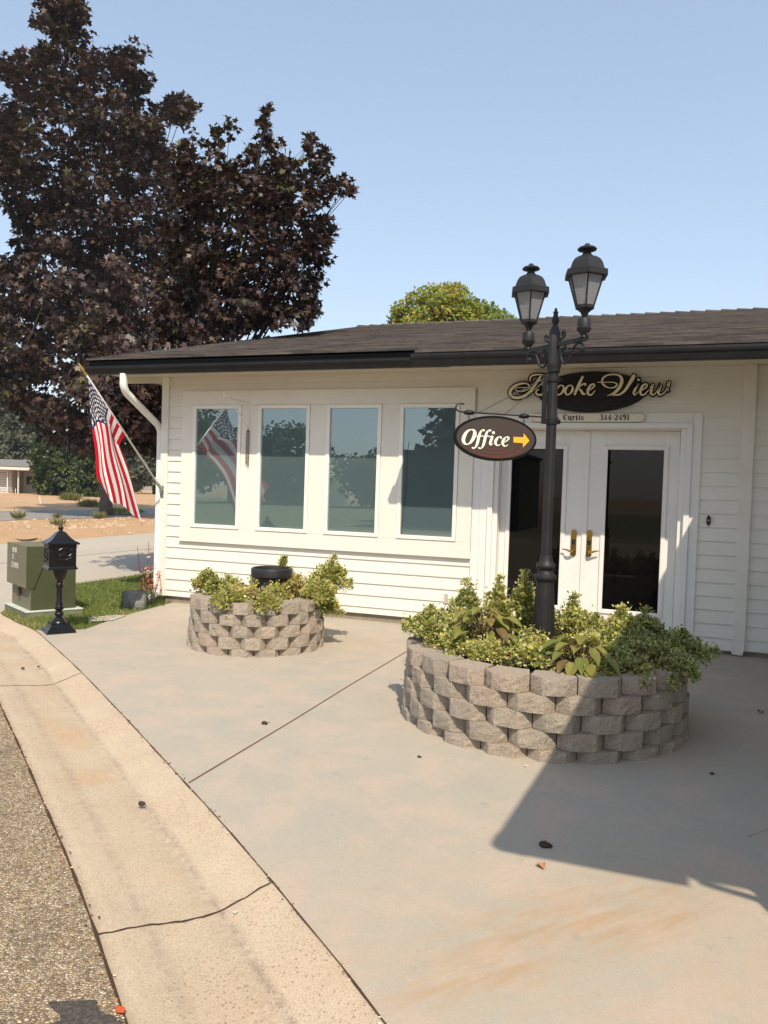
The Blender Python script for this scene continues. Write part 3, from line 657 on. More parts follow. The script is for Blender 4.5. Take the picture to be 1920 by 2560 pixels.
# ---- roof
SL = .254
def rz(y): return 3.060+SL*(y-7.80)
def shingles(x0, x1, y0, y1, rip=0):
    b = MB(); y = y0; step = .1328; k = 0
    while y < y1-1e-3:
        ye = min(y+step, y1); lip = .014
        b.add([(x0, y-.012, rz(y)+lip-.003), (x1, y-.012, rz(y)+lip-.003), (x1, ye+.002, rz(ye)+.001), (x0, ye+.002, rz(ye)+.001), (x0, y-.012, rz(y)-.012), (x1, y-.012, rz(y)-.012)],
              [(0, 1, 2, 3), (4, 5, 1, 0), (0, 3, 4)]); y = ye; k += 1
    return b
b = shingles(-6.77, 15, 7.80, 16.9)
b.add([(-6.77, 16.9, rz(16.9)), (15, 16.9, rz(16.9)), (15, 26.2, rz(7.6)), (-6.77, 26.2, rz(7.6)), (-6.77, 7.82, rz(7.8)-.05), (15, 7.82, rz(7.8)-.05), (15, 16.9, rz(16.9)-.05), (-6.77, 16.9, rz(16.9)-.05), (15, 26.2, rz(7.6)-.05), (-6.77, 26.2, rz(7.6)-.05)],
      [(0, 1, 2, 3), (4, 5, 6, 7), (7, 6, 8, 9), (0, 3, 9, 7)])
b2 = shingles(-2.36, 1.5, 7.40, 7.79); o_ = len(b.v); b.v += b2.v; b.f += [tuple(i+o_ for i in f) for f in b2.f]; b.m += b2.m
roof = b.build('roof', 'shingle', bld)
b = MB(); x = -6.80
while x < 15:                                         # overlapping ridge caps, seen as small bumps on the skyline
    b.add([(x, 16.74, rz(16.74)+.022), (x+.30, 16.74, rz(16.74)+.004), (x+.30, 16.9, rz(16.9)+.022), (x, 16.9, rz(16.9)+.052), (x, 17.06, rz(16.74)+.022), (x+.30, 17.06, rz(16.74)+.004), (x, 16.74, rz(16.74)-.01), (x, 17.06, rz(16.74)-.01)],
          [(0, 1, 2, 3), (3, 2, 5, 4), (6, 0, 3, 4, 7)]); x += .29
rc = b.build('ridge_cap', 'shingle', bld); rc.parent = roof; rc.matrix_parent_inverse = Matrix.Identity(4)
b = MB(); b.lathe([(.16, rz(16.9)-.6), (.16, rz(16.9)-.10), (.38, rz(16.9)-.08), (.39, rz(16.9)-.04), (.33, rz(16.9)+.05), (.20, rz(16.9)+.11), (.08, rz(16.9)+.13), (.01, rz(16.9)+.133)], (.62, 17.6), 20)
b.build('roof_vent', simple('vent_tan', (.45, .36, .26), .6), bld, smooth=True)
b = MB(); b.box(-6.755, -2.36, 7.84, 7.862, 2.90, 3.035); b.box(-2.345, 1.5, 7.470, 7.495, 2.815, 2.945)
b.prism([(-2.358, 7.47, 2.83), (-2.358, 7.87, 2.93), (-2.358, 7.87, 3.05), (-2.358, 7.47, 2.955)], 'x', (.012, 0, 0))
for xx in (-6.765,):
    b.prism([(xx, 7.84, 2.90), (xx, 7.84, rz(7.84)-.022), (xx, 16.9, rz(16.9)-.022), (xx, 16.9, rz(16.9)-.17)], 'x', (.02, 0, 0))
b.build('fascia', 'fascia', bld, bev=.002)
def gutter(x0, x1, yf, zb, zt, ends=(True, True)):
    """K-style gutter running along x; yf is the front lip"""
    h = zt-zb; P = [(yf+.115, zt+.004), (yf+.115, zb), (yf+.042, zb), (yf+.036, zb+.006), (yf+.020, zb+h*.45), (yf+.006, zb+h*.62), (yf, zb+h*.80), (yf, zt), (yf+.012, zt+.002), (yf+.012, zt-.006), (yf+.016, zb+h*.66), (yf+.046, zb+.012), (yf+.105, zb+.012), (yf+.105, zt)]
    b = MB(); b.loft([[(x, p[0], p[1]) for p in P] for x in (x0, x1)], False, False)
    for x, e in ((x0, ends[0]), (x1, ends[1])):
        if e: b.prism([(x, p[0], p[1]) for p in P[:8]], 'x', (.003 if x == x0 else -.003, 0, 0))
    return b
g1 = gutter(-6.775, -2.10, 7.724, 2.868, 2.955); g1.build('gutter', 'dark_metal', bld)
g2 = gutter(-2.395, 1.15, 7.352, 2.812, 2.930); g2.build('gutter', 'dark_metal', bld)
b = MB(); b.box(-6.74, -2.35, 7.863, 8.505, 2.930, 2.945); b.box(-2.345, 1.6, 7.496, 8.505, 2.931, 2.946); b.box(-6.74, -6.13, 8.47, 8.53, 2.86, 2.929); b.box(-6.74, -6.1, 8.53, 25, 2.95, 2.965)
b.build('soffit', 'soffit', bld)
b = MB()                                              # downspout with a pleated elbow under the gutter
def rect_pipe(b, path, wx, wy):
    rings = []
    P = [Vector(p) for p in path]
    for i, p in enumerate(P):
        t = (P[min(i+1, len(P)-1)]-P[max(i-1, 0)]).normalized(); ax = Vector((1, 0, 0)); ay = t.cross(ax).normalized()
        k = 1+.07*(i % 2) if 2 <= i <= 11 else 1
        rings.append([p+ax*wx*k*sx+ay*wy*k*sy for sx, sy in ((-1, -.7), (-.8, -1), (.8, -1), (1, -.7), (1, .7), (.8, 1), (-.8, 1), (-1, .7))])
    b.loft(rings)
el = [(-6.20, 7.79, 2.875), (-6.20, 7.79, 2.80)]+[(-6.20, 7.79+.16*(1-cos(q*1.02)), 2.775-.16*sin(q*1.02)) for q in [k/10 for k in range(1, 11)]]
e2 = [(-6.20, 8.46, 2.33), (-6.20, 8.52, 2.285), (-6.20, 8.552, 2.22), (-6.20, 8.555, 2.1), (-6.20, 8.555, .16), (-6.20, 8.50, .07), (-6.20, 8.36, .035)]
rect_pipe(b, el+e2, .040, .030)
b.box(-6.243, -6.128, 8.52, 8.59, 1.60, 1.625); b.build('downspout', 'vinyl', bld, auto=.9)
# ---- wing reaching forward on the right: its eaves throw the big shadow across patio and door
EZ = 2.815
Aw, Bw, Cw = (.95, 7.36), (.505, 1.152), (9.2, 1.152)
b = MB(); up = lambda d: EZ+.145+SL*d
b.add([(Bw[0]+.05, Bw[1]+.05, up(0)), (Cw[0], Cw[1]+.05, up(0)), (4.85, 5.5, up(4.3)), (Aw[0]+.05, Aw[1]+.6, up(0)), (4.85, 17, up(4.3)), (Aw[0]+.05, 17, up(0)), (Cw[0], 17, up(0)),
       (Bw[0]+.05, Bw[1]+.05, up(0)-.03), (Cw[0], Cw[1]+.05, up(0)-.03), (Aw[0]+.05, Aw[1]+.6, up(0)-.03)],
      [(0, 1, 2), (0, 2, 4, 5, 3), (1, 6, 4, 2), (0, 7, 8, 1), (0, 3, 9, 7)])
b.build('wing_roof', 'shingle', bld)
b = MB(); b.add([(Bw[0]+.1, Bw[1]+.1, EZ+.12), (Cw[0], Cw[1]+.1, EZ+.12), (Cw[0], 8.4, EZ+.12), (Aw[0]+.1, 8.4, EZ+.12)], [(0, 1, 2, 3)]); b.build('wing_soffit', 'soffit', bld)
b = MB(); b.box(1.22, 9, 1.90, 8.49, -.1, EZ+.118); b.build('wing_wall', 'siding', bld)
b = MB(); laps(b, 1.20, 9.0, 1.899, .09, EZ+.115); b.v += []; n0 = len(b.v); laps(b, -8.49, -1.90, 1.219, .09, EZ+.115)
for i in range(n0, len(b.v)): x, y, z = b.v[i]; b.v[i] = (y, -x, z)
b.build('wing_siding', 'siding', bld)
b = MB(); b.box(1.190, 1.30, 1.872, 1.905, .05, EZ+.115); b.box(1.190, 1.218, 1.906, 2.0, .05, EZ+.115); b.build('wing_corner_board', 'white_paint', bld, bev=.003)
def eave_bar(p, q, b):
    p, q = Vector((*p, 0)), Vector((*q, 0)); t = (q-p).normalized(); n = Vector((-t.y, t.x, 0))
    if n.dot(Vector((4, 5, 0))-p) < 0: n = -n
    P = [(.115, EZ+.12), (.115, EZ), (.04, EZ), (.015, EZ+.06), (0, EZ+.09), (0, EZ+.118)]
    b.loft([[p+n*u+Vector((0, 0, z)) for u, z in P], [q+n*u+Vector((0, 0, z)) for u, z in P]])
b = MB(); eave_bar(Bw, (1.28, 1.152), b); eave_bar(Aw, (Bw[0]+.003, Bw[1]+.042), b); b.build('wing_gutter', 'dark_metal', bld)
b = MB(); b.box(1.28, 9, 1.272, 1.295, EZ-.01, EZ+.13); b.build('wing_fascia', 'fascia', bld)
b = MB(); b.tube([(1.335, 1.24, EZ+.01), (1.33, 1.28, EZ-.05), (1.20, 1.845, 1.95), (1.19, 1.850, 1.84), (1.19, 1.850, .1)], .021, 8); b.build('wing_downspout', 'vinyl', bld)

# ---- signs on the building
W3 = lambda y0: (lambda px, py, lift: Vector((0, 0, 0))+on_wall(1260+px*.26522, 900+py*.26522, y0-lift))
sg = thing('oval_sign', 'large dark oval sign with cream script Brooke View over the double doors', 'sign', (-.75, 8.46, 2.66))
b = MB(); cx, cz, ax, az_ = -.722, 2.674, .562, .214; n = 72
P = [(cx+ax*cos(2*PI*k/n), 8.436, cz+az_*sin(2*PI*k/n)+.006*cos(2*PI*k/n)) for k in range(n)]; b.prism(P, 'y', (0, .044, 0))
b.build('board', 'sign_face', sg, bev=.003)
script = [  # pen strokes of the word, traced in drawing units
 [(285,258,5),(245,262,6),(205,287,7),(150,296,8),(112,286,7),(108,268,5),(150,258,5),(215,262,6),(238,246,8),(222,226,9),(178,220,12),(110,240,17),(66,280,20),(56,318,20),(82,348,18),(132,356,19),(192,336,17),(240,302,16),(276,258,16),(318,196,19),(348,150,14)],
 [(252,204,5),(244,178,10),(262,150,12),(310,138,11),(368,140,9),(412,150,14),(420,182,20),(398,215,14),(360,232,8)],
 [(352,232,6),(398,240,18),(404,282,22),(372,318,16),(330,330,14),(302,314,13),(310,286,10),(330,276,8)],
 [(420,300,5),(450,232,8),(462,228,14),(446,282,16),(436,328,12)],[(450,270,6),(476,236,9),(494,236,14),(500,246,8)],
 ]
def oo(x, y, s=1.): return [(x+8*s,y-46*s,8),(x-22*s,y-24*s,15),(x-36*s,y+12*s,18),(x-20*s,y+42*s,11),(x+8*s,y+34*s,11),(x+32*s,y+2*s,17),(x+34*s,y-32*s,12)]
closed_script = [oo(528, 284), oo(612, 284)]
script += [[(744,152,15),(722,196,19),(694,258,20),(664,330,15)],[(686,282,6),(714,250,8),(748,226,11),(768,228,14),(762,244,7)],[(706,270,9),(728,292,17),(746,320,15),(772,316,5)],
 [(793,290,6),(830,268,9),(852,244,11),(844,225,10),(812,244,16),(790,290,19),(796,324,14),(826,326,10),(860,286,5)],
 [(880,210,6),(960,210,6),(1030,211,7),(1064,228,11),(1044,256,10),(990,262,8),(944,238,13),(924,206,15),(936,168,14),(980,142,11),(1048,136,11),(1096,154,17),(1110,200,24),(1086,262,22),(1034,314,18),(972,340,10),(1010,332,9),(1084,326,12),(1140,286,18),(1186,216,23),(1216,166,26),(1226,136,16)],
 [(1238,260,6),(1262,226,15),(1238,274,17),(1222,312,15),(1236,328,9),(1270,296,5)],
 [(1290,290,6),(1326,268,9),(1348,244,11),(1340,225,10),(1308,244,16),(1286,290,19),(1292,324,14),(1322,326,10),(1368,276,5)],
 [(1374,262,6),(1404,230,15),(1390,274,18),(1386,314,16),(1408,328,10),(1444,292,8),(1478,226,16),(1462,280,18),(1456,314,16),(1478,328,10),(1520,296,9),(1552,240,14),(1556,208,16),(1540,236,8),(1546,272,9),(1554,296,5)]]
b = MB(); lv = 0
for s in script: lv += 1; ribbon(b, s, W3(8.432), .0002*lv, grow=15)
for s in closed_script: lv += 1; ribbon(b, s, W3(8.432), .0002*lv, closed=True, grow=14)
lv += 1; dot(b, 1268, 186, 27, W3(8.432), .0002*lv)
back = [Vector(p)+Vector((0, .020, 0)) for p in b.v]
for f in list(b.f):                                    # thicken the outline plate
    for i in range(len(f)):
        p, q = f[i], f[(i+1) % len(f)]; b.add([b.v[p], b.v[q], tuple(back[q]), tuple(back[p])], [(0, 1, 2, 3)])
b.build('letter_outline', 'sign_black', sg)
b = MB()
for s in script: lv += 1; ribbon(b, s, W3(8.428), .0002*lv, wmul=1.35)
for s in closed_script: lv += 1; ribbon(b, s, W3(8.428), .0002*lv, closed=True, wmul=1.35)
dot(b, 1268, 186, 12, W3(8.428), .0002*(lv+1)); b.build('lettering', 'cream_gold', sg)
b = MB()
for rx, ry, cy_ in ((.40, .115, 2.60), (.30, .085, 2.605), (.20, .055, 2.61)):
    b.tube([(cx+.02+rx*cos(a), 8.4365, cy_+ry*sin(a)) for a in np.linspace(PI*1.02, PI*1.98, 26)], .0035, 6)
b.build('ripple_emblem', 'ripple_dim', sg)
pq = thing('address_plaque', 'narrow cream plaque with S. Curtis 344-2491 above the doors', 'sign', (-.75, 8.46, 2.40))
def rrect(x0, x1, z0, z1, r, y, n=8):
    out = []
    for cx_, cz_, a0 in ((x1-r, z1-r, 0), (x0+r, z1-r, PI/2), (x0+r, z0+r, PI), (x1-r, z0+r, 1.5*PI)):
        for k in range(n+1): a = a0+PI/2*k/n; out.append((cx_+r*cos(a), y, cz_+r*sin(a)))
    return out
b = MB(); b.prism(rrect(-1.335, -.165, 2.352, 2.447, .040, 8.449), 'y', (0, .020, 0)); b.build('plaque_edge', 'plaque_edge', pq)
b = MB(); b.prism(rrect(-1.330, -.170, 2.357, 2.442, .037, 8.444), 'y', (0, .0045, 0)); b.build('plaque_face', 'plaque', pq)
# serif figures: thick and thin strokes on a 1 x 1.5 body
GL = {
 'S': ([[(.82,1.15,.10),(.72,1.40,.08),(.45,1.5,.10),(.18,1.30,.22),(.30,.98,.24),(.68,.66,.26),(.84,.34,.22),(.62,.03,.10),(.30,.02,.08),(.12,.38,.10)]], .95),
 '.': ([[(.15,.02,.24),(.15,.22,.24)]], .42),
 'C': ([[(.98,1.10,.10),(.92,1.34,.10),(.60,1.5,.09),(.22,1.2,.26),(.16,.74,.30),(.26,.26,.24),(.60,0,.09),(.92,.14,.08),(1.0,.42,.08)],[(.98,1.5,.08),(.98,1.08,.08)]], 1.15),
 'u': ([[(.02,1.0,.07),(.20,1.0,.24),(.20,.3,.25),(.34,.02,.12),(.60,.08,.08),(.74,.3,.08)],[(.60,1.0,.07),(.76,1.0,.22),(.76,.02,.24),(.94,.02,.07)]], 1.05),
 'r': ([[(.02,1.0,.07),(.18,1.0,.2),(.19,.02,.25)],[(.0,.04,.08),(.38,.04,.08)],[(.20,.66,.08),(.40,.96,.09),(.58,.98,.2),(.60,.82,.18)]], .74),
 't': ([[(.24,1.36,.06),(.26,1.2,.2),(.26,.2,.25),(.40,.0,.12),(.58,.14,.07)],[(.02,.98,.08),(.54,.98,.08)]], .68),
 'i': ([[(.02,1.0,.07),(.2,1.0,.2),(.21,.02,.25)],[(.02,.04,.08),(.42,.04,.08)],[(.2,1.28,.22),(.2,1.46,.22)]], .52),
 's': ([[(.60,.78,.08),(.52,.96,.07),(.30,1.0,.08),(.12,.82,.2),(.32,.56,.2),(.58,.32,.22),(.48,.04,.08),(.24,.0,.07),(.08,.26,.08)]], .72),
 '3': ([[(.10,1.2,.18),(.26,1.46,.08),(.56,1.46,.1),(.72,1.16,.24),(.40,.82,.08),(.74,.56,.24),(.72,.18,.24),(.40,0,.08),(.12,.1,.1),(.10,.32,.18)]], .92),
 '4': ([[(.62,1.5,.07),(.02,.44,.07)],[(.02,.42,.09),(.86,.42,.09)],[(.62,1.5,.14),(.62,.02,.25)],[(.42,.04,.08),(.82,.04,.08)]], .94),
 '2': ([[(.14,1.14,.2),(.26,1.44,.08),(.54,1.46,.1),(.72,1.12,.24),(.50,.66,.18),(.10,.08,.08)],[(.08,.12,.2),(.50,.14,.22),(.78,.10,.16),(.80,.36,.06)]], .92),
 '9': ([[(.42,.74,.09),(.14,.98,.22),(.16,1.3,.2),(.42,1.5,.09),(.68,1.28,.24),(.72,.78,.26),(.60,.24,.2),(.36,0,.08),(.14,.14,.16)],[(.42,.74,.09),(.62,.86,.08)]], .92),
 '1': ([[(.10,1.24,.07),(.34,1.48,.1)],[(.36,1.48,.22),(.36,.02,.25)],[(.10,.04,.08),(.62,.04,.08)]], .72),
 '-': ([[(.06,.60,.16),(.50,.60,.16)]], .60), ' ': ([], .55)}
def write(b, text, x, z, s, fn, lift0=.0002, sp=.12, wk=1.):
    k = 0
    for ch in text:
        g, adv = GL[ch]
        for st in g:
            k += 1; C = [np.array(p) for p in crom(st, 5)]
            K_ = len(C); Lf, Rt = [], []
            for i in range(K_):
                t = C[min(i+1, K_-1)][:2]-C[max(i-1, 0)][:2]; l = np.hypot(*t) or 1; nn = np.array((-t[1], t[0]))/l; wd = C[i][2]*.5*wk
                Lf.append(fn(x+(C[i][0]+nn[0]*wd)*s, z+(C[i][1]+nn[1]*wd)*s, lift0*k)); Rt.append(fn(x+(C[i][0]-nn[0]*wd)*s, z+(C[i][1]-nn[1]*wd)*s, lift0*k))
            b.add(Lf+Rt, [(i, i+1, K_+i+1, K_+i) for i in range(K_-1)])
        x += (adv+sp)*s
    return x
b = MB(); pl = lambda x, z, l: Vector((x, 8.4436-l, z))
for tx_, x_ in (('S.', -1.086), ('Curtis', -.998), ('344-2491', -.622)):
    b = MB(); write(b, tx_, x_, 2.374, .039, pl, .00005, wk=1.5); b.build('lettering', 'letter_dark', pq)

# ================================================================== LAMP POST AND ITS HANGING SIGN
PX, PY = -.729, 5.487
lp = thing('lamp_post', 'black fluted lamp post with two lanterns standing in the larger planter', 'lamp post', (PX, PY, .40))
b = MB()
b.lathe([(.086, .36), (.082, .58), (.063, .93), (.063, .956)], (PX, PY), 32, flute=(.40, .92, .93)); b.build('base', 'post_iron', lp, auto=.35)
b = MB(); b.lathe([(.060, .956), (.068, .958), (.078, .972), (.080, .984), (.076, .998), (.062, 1.008), (.054, 1.022), (.053, 1.034), (.060, 1.044), (.066, 1.052), (.068, 1.064), (.064, 1.078), (.053, 1.088), (.048, 1.10), (.043, 1.135), (.038, 1.138)], (PX, PY), 28)
b.build('base_collar', 'post_iron', lp, auto=.6)
b = MB(); b.lathe([(.0365, 1.137), (.0355, 2.43)], (PX, PY), 24, flute=(1.13, 2.44, .94)); b.build('pole', 'post_iron', lp, auto=.25)
b = MB(); b.lathe([(.040, 2.418), (.045, 2.424), (.046, 2.45), (.052, 2.468), (.052, 2.476), (.040, 2.478)], (PX, PY), 24)
b.lathe([(.0405, 2.477), (.0405, 2.695), (.036, 2.705), (.030, 2.725), (.024, 2.738), (.022, 2.746)], (PX, PY), 8, rot=PI/8); b.build('head', 'post_iron', lp, auto=.45)
b = MB(); b.lathe([(.022, 2.745), (.014, 2.750), (.016, 2.756), (.026, 2.772), (.026, 2.790), (.019, 2.812), (.014, 2.828), (.019, 2.834), (.018, 2.842), (.010, 2.850), (.010, 2.862), (.006, 2.868), (.001, 2.872)], (PX, PY), 16); b.build('finial', 'post_iron', lp, auto=.8)
dv = Vector((.214, -.182, 0)); du = dv.normalized(); dn = Vector((-du.y, du.x, 0))
for s in (1, -1):
    e = du*s; c0 = Vector((PX, PY, 0)); zz = Vector((0, 0, 1))
    q = lambda r, z: c0+e*r+zz*z
    b = MB()
    b.obox(q(.172, 2.606), e*.142, dn*.014, zz*.009); b.obox(q(.172, 2.620), e*.142, dn*.009, zz*.0055)
    lw = .0085
    # one long S-scroll below the bar, curling in at both ends
    sc1 = [(.115, 2.560), (.104, 2.545), (.112, 2.530), (.128, 2.536), (.130, 2.560), (.112, 2.580), (.086, 2.575), (.070, 2.548), (.072, 2.510), (.092, 2.478), (.122, 2.472), (.150, 2.492), (.170, 2.530), (.190, 2.566), (.222, 2.588), (.258, 2.586), (.282, 2.564), (.280, 2.536), (.262, 2.528), (.254, 2.542), (.264, 2.552)]
    b.tube([q(r, z) for r, z in crom(sc1, 5)], lw, 8)
    b.tube([q(r, z) for r, z in crom([(.105, 2.60), (.108, 2.575), (.098, 2.552)], 5)], .006, 8)
    b.tube([q(r, z) for r, z in crom([(.170, 2.53), (.186, 2.534), (.196, 2.526)], 5)], [.007]*8+[.003]*3, 8)
    b.tube([q(r, z) for r, z in crom([(.046, 2.60), (.062, 2.64), (.090, 2.655), (.102, 2.676), (.088, 2.694), (.072, 2.682), (.078, 2.668)], 5)], .0075, 8)
    b.tube([q(r, z) for r, z in crom([(.285, 2.607), (.306, 2.612), (.318, 2.63), (.308, 2.644), (.294, 2.636)], 5)], .008, 8)
    for r, z in ((.264, 2.548), (.116, 2.548)): b.lathe([(.001, z-.013), (.011, z-.008), (.013, z), (.011, z+.008), (.001, z+.013)], (q(r, z).x, q(r, z).y), 10)
    b.build('scroll_arm', 'post_iron', lp, auto=.9)
    lc = c0+dv*s; cx_, cy_ = lc.x, lc.y; hr = math.atan2(du.y, du.x)+(PI/6 if s > 0 else PI/6)
    hr = math.radians(-78)
    b = MB(); b.lathe([(.024, 2.622), (.020, 2.634), (.030, 2.650), (.047, 2.672), (.050, 2.682), (.044, 2.686), (.044, 2.738), (.040, 2.745), (.018, 2.747), (.018, 2.762), (.026, 2.785), (.050, 2.806), (.060, 2.812), (.060, 2.824), (.02, 2.826)], (cx_, cy_), 24)
    ln = b.build('lantern', 'post_iron', lp, auto=.6)
    def lsub(bb, nm, mt, **k): o = bb.build(nm, mt, lp, **k); o.parent = ln; return o
    hexp = lambda r, z: [(cx_+r*cos(hr+PI/3*k), cy_+r*sin(hr+PI/3*k), z) for k in range(6)]
    b = MB(); b.loft([hexp(.058, 2.822), hexp(.122, 3.025)], False, False); lsub(b, 'glass_pane', 'lamp_glass')
    b = MB()
    for k in range(6):
        p0, p1 = Vector(hexp(.060, 2.818)[k]), Vector(hexp(.1245, 3.028)[k]); b.tube([p0, p1], .0058, 6)
    b.loft([hexp(.066, 2.812), hexp(.067, 2.832), hexp(.058, 2.833)], True, False)
    lsub(b, 'frame', 'post_iron')
    b = MB(); b.loft([hexp(.120, 3.018), hexp(.152, 3.018), hexp(.150, 3.056), hexp(.128, 3.066), hexp(.122, 3.080), hexp(.112, 3.108), hexp(.094, 3.134), hexp(.066, 3.152), hexp(.040, 3.160)], True, True)
    b.lathe([(.046, 3.156), (.040, 3.163), (.030, 3.172), (.025, 3.186), (.025, 3.197), (.062, 3.200), (.064, 3.207), (.054, 3.217), (.030, 3.224), (.020, 3.232), (.014, 3.242), (.001, 3.246)], (cx_, cy_), 22)
    lsub(b, 'cap', 'post_iron', auto=.5)
    b = MB(); b.lathe([(.012, 2.83), (.012, 2.87), (.026, 2.91), (.030, 2.94), (.022, 2.97), (.002, 2.985)], (cx_, cy_), 14); lsub(b, 'bulb', 'lamp_bulb', smooth=True)
# bracket clamped to the pole
ad = Vector((-.574, -.416, 0)).normalized(); an = Vector((ad.y, -ad.x, 0))
if an.dot(Vector((0, -1, 0))) < 0: an = -an
q = lambda r, z, o=0.: Vector((PX, PY, 0))+ad*r+Vector((0, 0, z))+an*o
b = MB()
b.obox(q(.066, 2.232), ad*.006, an*.016, Vector((0, 0, .172))); b.obox(q(.052, 2.232), ad*.008, an*.004, Vector((0, 0, .165)))
for z in (2.375, 2.078):
    b.lathe([(.0385, z-.018), (.044, z-.018), (.044, z+.018), (.0385, z+.018)], (PX, PY), 20); b.obox(q(.055, z), ad*.018, an*.017, Vector((0, 0, .018))); b.obox(q(-.052, z), ad*.012, an*.006, Vector((0, 0, .014)))
    b.tube([q(-.055, z, -.022), q(-.055, z, .022)], .007, 6)
AL = .712
b.tube([q(.066, 2.106), q(AL-.08, 2.106)]+[q(AL-.03-.045*0+.04*sin(t), 2.106+.028-.028*cos(t)) for t in np.linspace(0, PI*1.15, 10)], .0055, 8)
b.tube([q(.070, 2.372), q(AL-.16, 2.110)], .0035, 6); b.tube([q(.070, 2.352), q(.36, 2.109)], .0035, 6)
b.build('sign_bracket', 'black_iron', lp, auto=.6)
os_ = thing('office_sign', 'oval brown Office sign with yellow arrow hanging from the lamp post bracket', 'sign', tuple(q(.38, 1.94)))
# centre from the survey of the board
pc = on_plane(1238.7, 1095.9, q(.3, 2.0, .014), an); rc_ = (pc-q(0, 0)).dot(ad); zc_ = pc.z
lo_ = on_plane(1100+208*.16878, 1000+560*.16878, q(.3, 2, .014), an); hi_ = on_plane(1100+1434*.16878, 1000+590*.16878, q(.3, 2, .014), an)
oa = abs((lo_-hi_).dot(ad))/2; rc_ = ((lo_+hi_)*.5-q(0, 0)).dot(ad)
tp_ = on_plane(1100+790*.16878, 1000+230*.16878, q(.3, 2, .014), an); bt_ = on_plane(1100+850*.16878, 1000+905*.16878, q(.3, 2, .014), an)
ob = abs(tp_.z-bt_.z)/2; zc_ = (tp_.z+bt_.z)/2
b = MB()
def ell(k, o, n=64): return [q(rc_+oa*k*cos(2*PI*i/n), zc_+(ob-(1-k)*oa)*sin(2*PI*i/n), o) for i in range(n)]
b.loft([ell(1, -.014), ell(1, .014)]); b.build('board', 'sign_black', os_, bev=.003)
b = MB(); b.loft([ell(.945, .0142), ell(.94, .0165)], True, True); b.build('face_panel', 'sign_brown', os_)
b = MB(); b.loft([ell(.94, -.0165), ell(.945, -.0142)], True, True); b.build('face_panel', 'sign_brown', os_)
OS = lambda px, py, lift: on_plane(1100+px*.16878, 1000+py*.16878, q(.3, 2, .0168+lift), an)
b = MB(); i_ = 0
ring = [(462,438,14),(408,462,34),(366,520,50),(346,590,52),(366,640,36),(406,656,14),(452,628,34),(494,566,50),(516,496,52),(502,452,36)]
ribbon(b, ring, OS, .0002, closed=True)
for dx in (0, 96):
    i_ += 1; x = dx; y = dx*.03
    ribbon(b, [(642+x, 466+y, 8), (652+x, 448+y, 26), (628+x, 446+y, 18), (600+x, 476+y, 30), (578+x, 540+y, 40), (556+x, 630+y, 40), (536+x, 684+y, 30), (508+x, 712+y, 16), (484+x, 708+y, 26), (478+x, 694+y, 8)], OS, .0004+.0004*i_)
    ribbon(b, [(540+x, 538+y, 14), (600+x, 534+y, 15), (634+x, 530+y, 13)], OS, .0006+.0004*i_)
dot(b, 792, 484, 22, OS, .0004)
ribbon(b, [(728,552,8),(762,536,16),(774,548,36),(756,600,38),(742,646,34),(756,664,18),(784,642,8)], OS, .002)
ribbon(b, [(906,574,26),(902,548,20),(878,544,14),(842,574,34),(820,624,40),(836,664,26),(866,672,14),(898,652,8)], OS, .0022)
ribbon(b, [(930,630,10),(978,612,14),(1018,572,24),(1006,548,20),(980,550,14),(948,582,34),(928,632,40),(944,674,26),(974,682,14),(1008,662,8)], OS, .0024)
b.build('lettering', 'cream_letter', os_)
b = MB(); b.add([OS(x, y, .0006) for x, y in ((1090,545),(1235,553),(1242,492),(1325,603),(1228,703),(1230,638),(1088,628))], [tuple(range(7))]); b.build('arrow', 'arrow_yellow', os_)
b = MB()
for k, st in enumerate(([(446,688,5),(470,722,14),(530,776,16),(640,814,15),(760,836,15),(880,842,15),(1010,826,15),(1120,794,16),(1180,752,17),(1200,720,16),(1180,700,8)],
           [(640,742,5),(700,768,13),(780,786,14),(870,788,14),(970,776,15),(1040,750,18),(1072,716,18),(1062,694,8)], [(690,676,5),(720,712,15),(780,730,14),(840,732,13),(900,724,14),(950,706,16),(966,688,6)])):
    ribbon(b, st, OS, .0001+.00002*k)
b.build('ripple_emblem', 'ripple', os_)
for px in (430, 1245):
    b = MB()
    top = on_plane(1100+px*.16878, 1000+(190 if px < 800 else 240)*.16878, q(.3, 2, 0), an); r_ = (top-q(0, 0)).dot(ad)
    zt = zc_+ob*math.sqrt(max(0, 1-((r_-rc_)/oa)**2)); c = q(r_, 0)
    b.lathe([(.001, 2.088), (.030, 2.090), (.040, 2.100), (.040, 2.106), (.030, 2.116), (.012, 2.122), (.001, 2.124)], (c.x, c.y), 18, mi=1)
    b.tube([q(r_, 2.098), q(r_+.004, 2.080), q(r_-.004, 2.062), q(r_, zt-.012)], .0032, 6)
    for zq in (2.082, 2.064): b.tube([q(r_+.007*cos(t), zq+.010*sin(t), .003*cos(2*t)) for t in np.linspace(0, 2*PI, 11)], .0022, 5, caps=False)
    b.build('hanger', ['steel', 'black_iron'], os_, auto=.8)

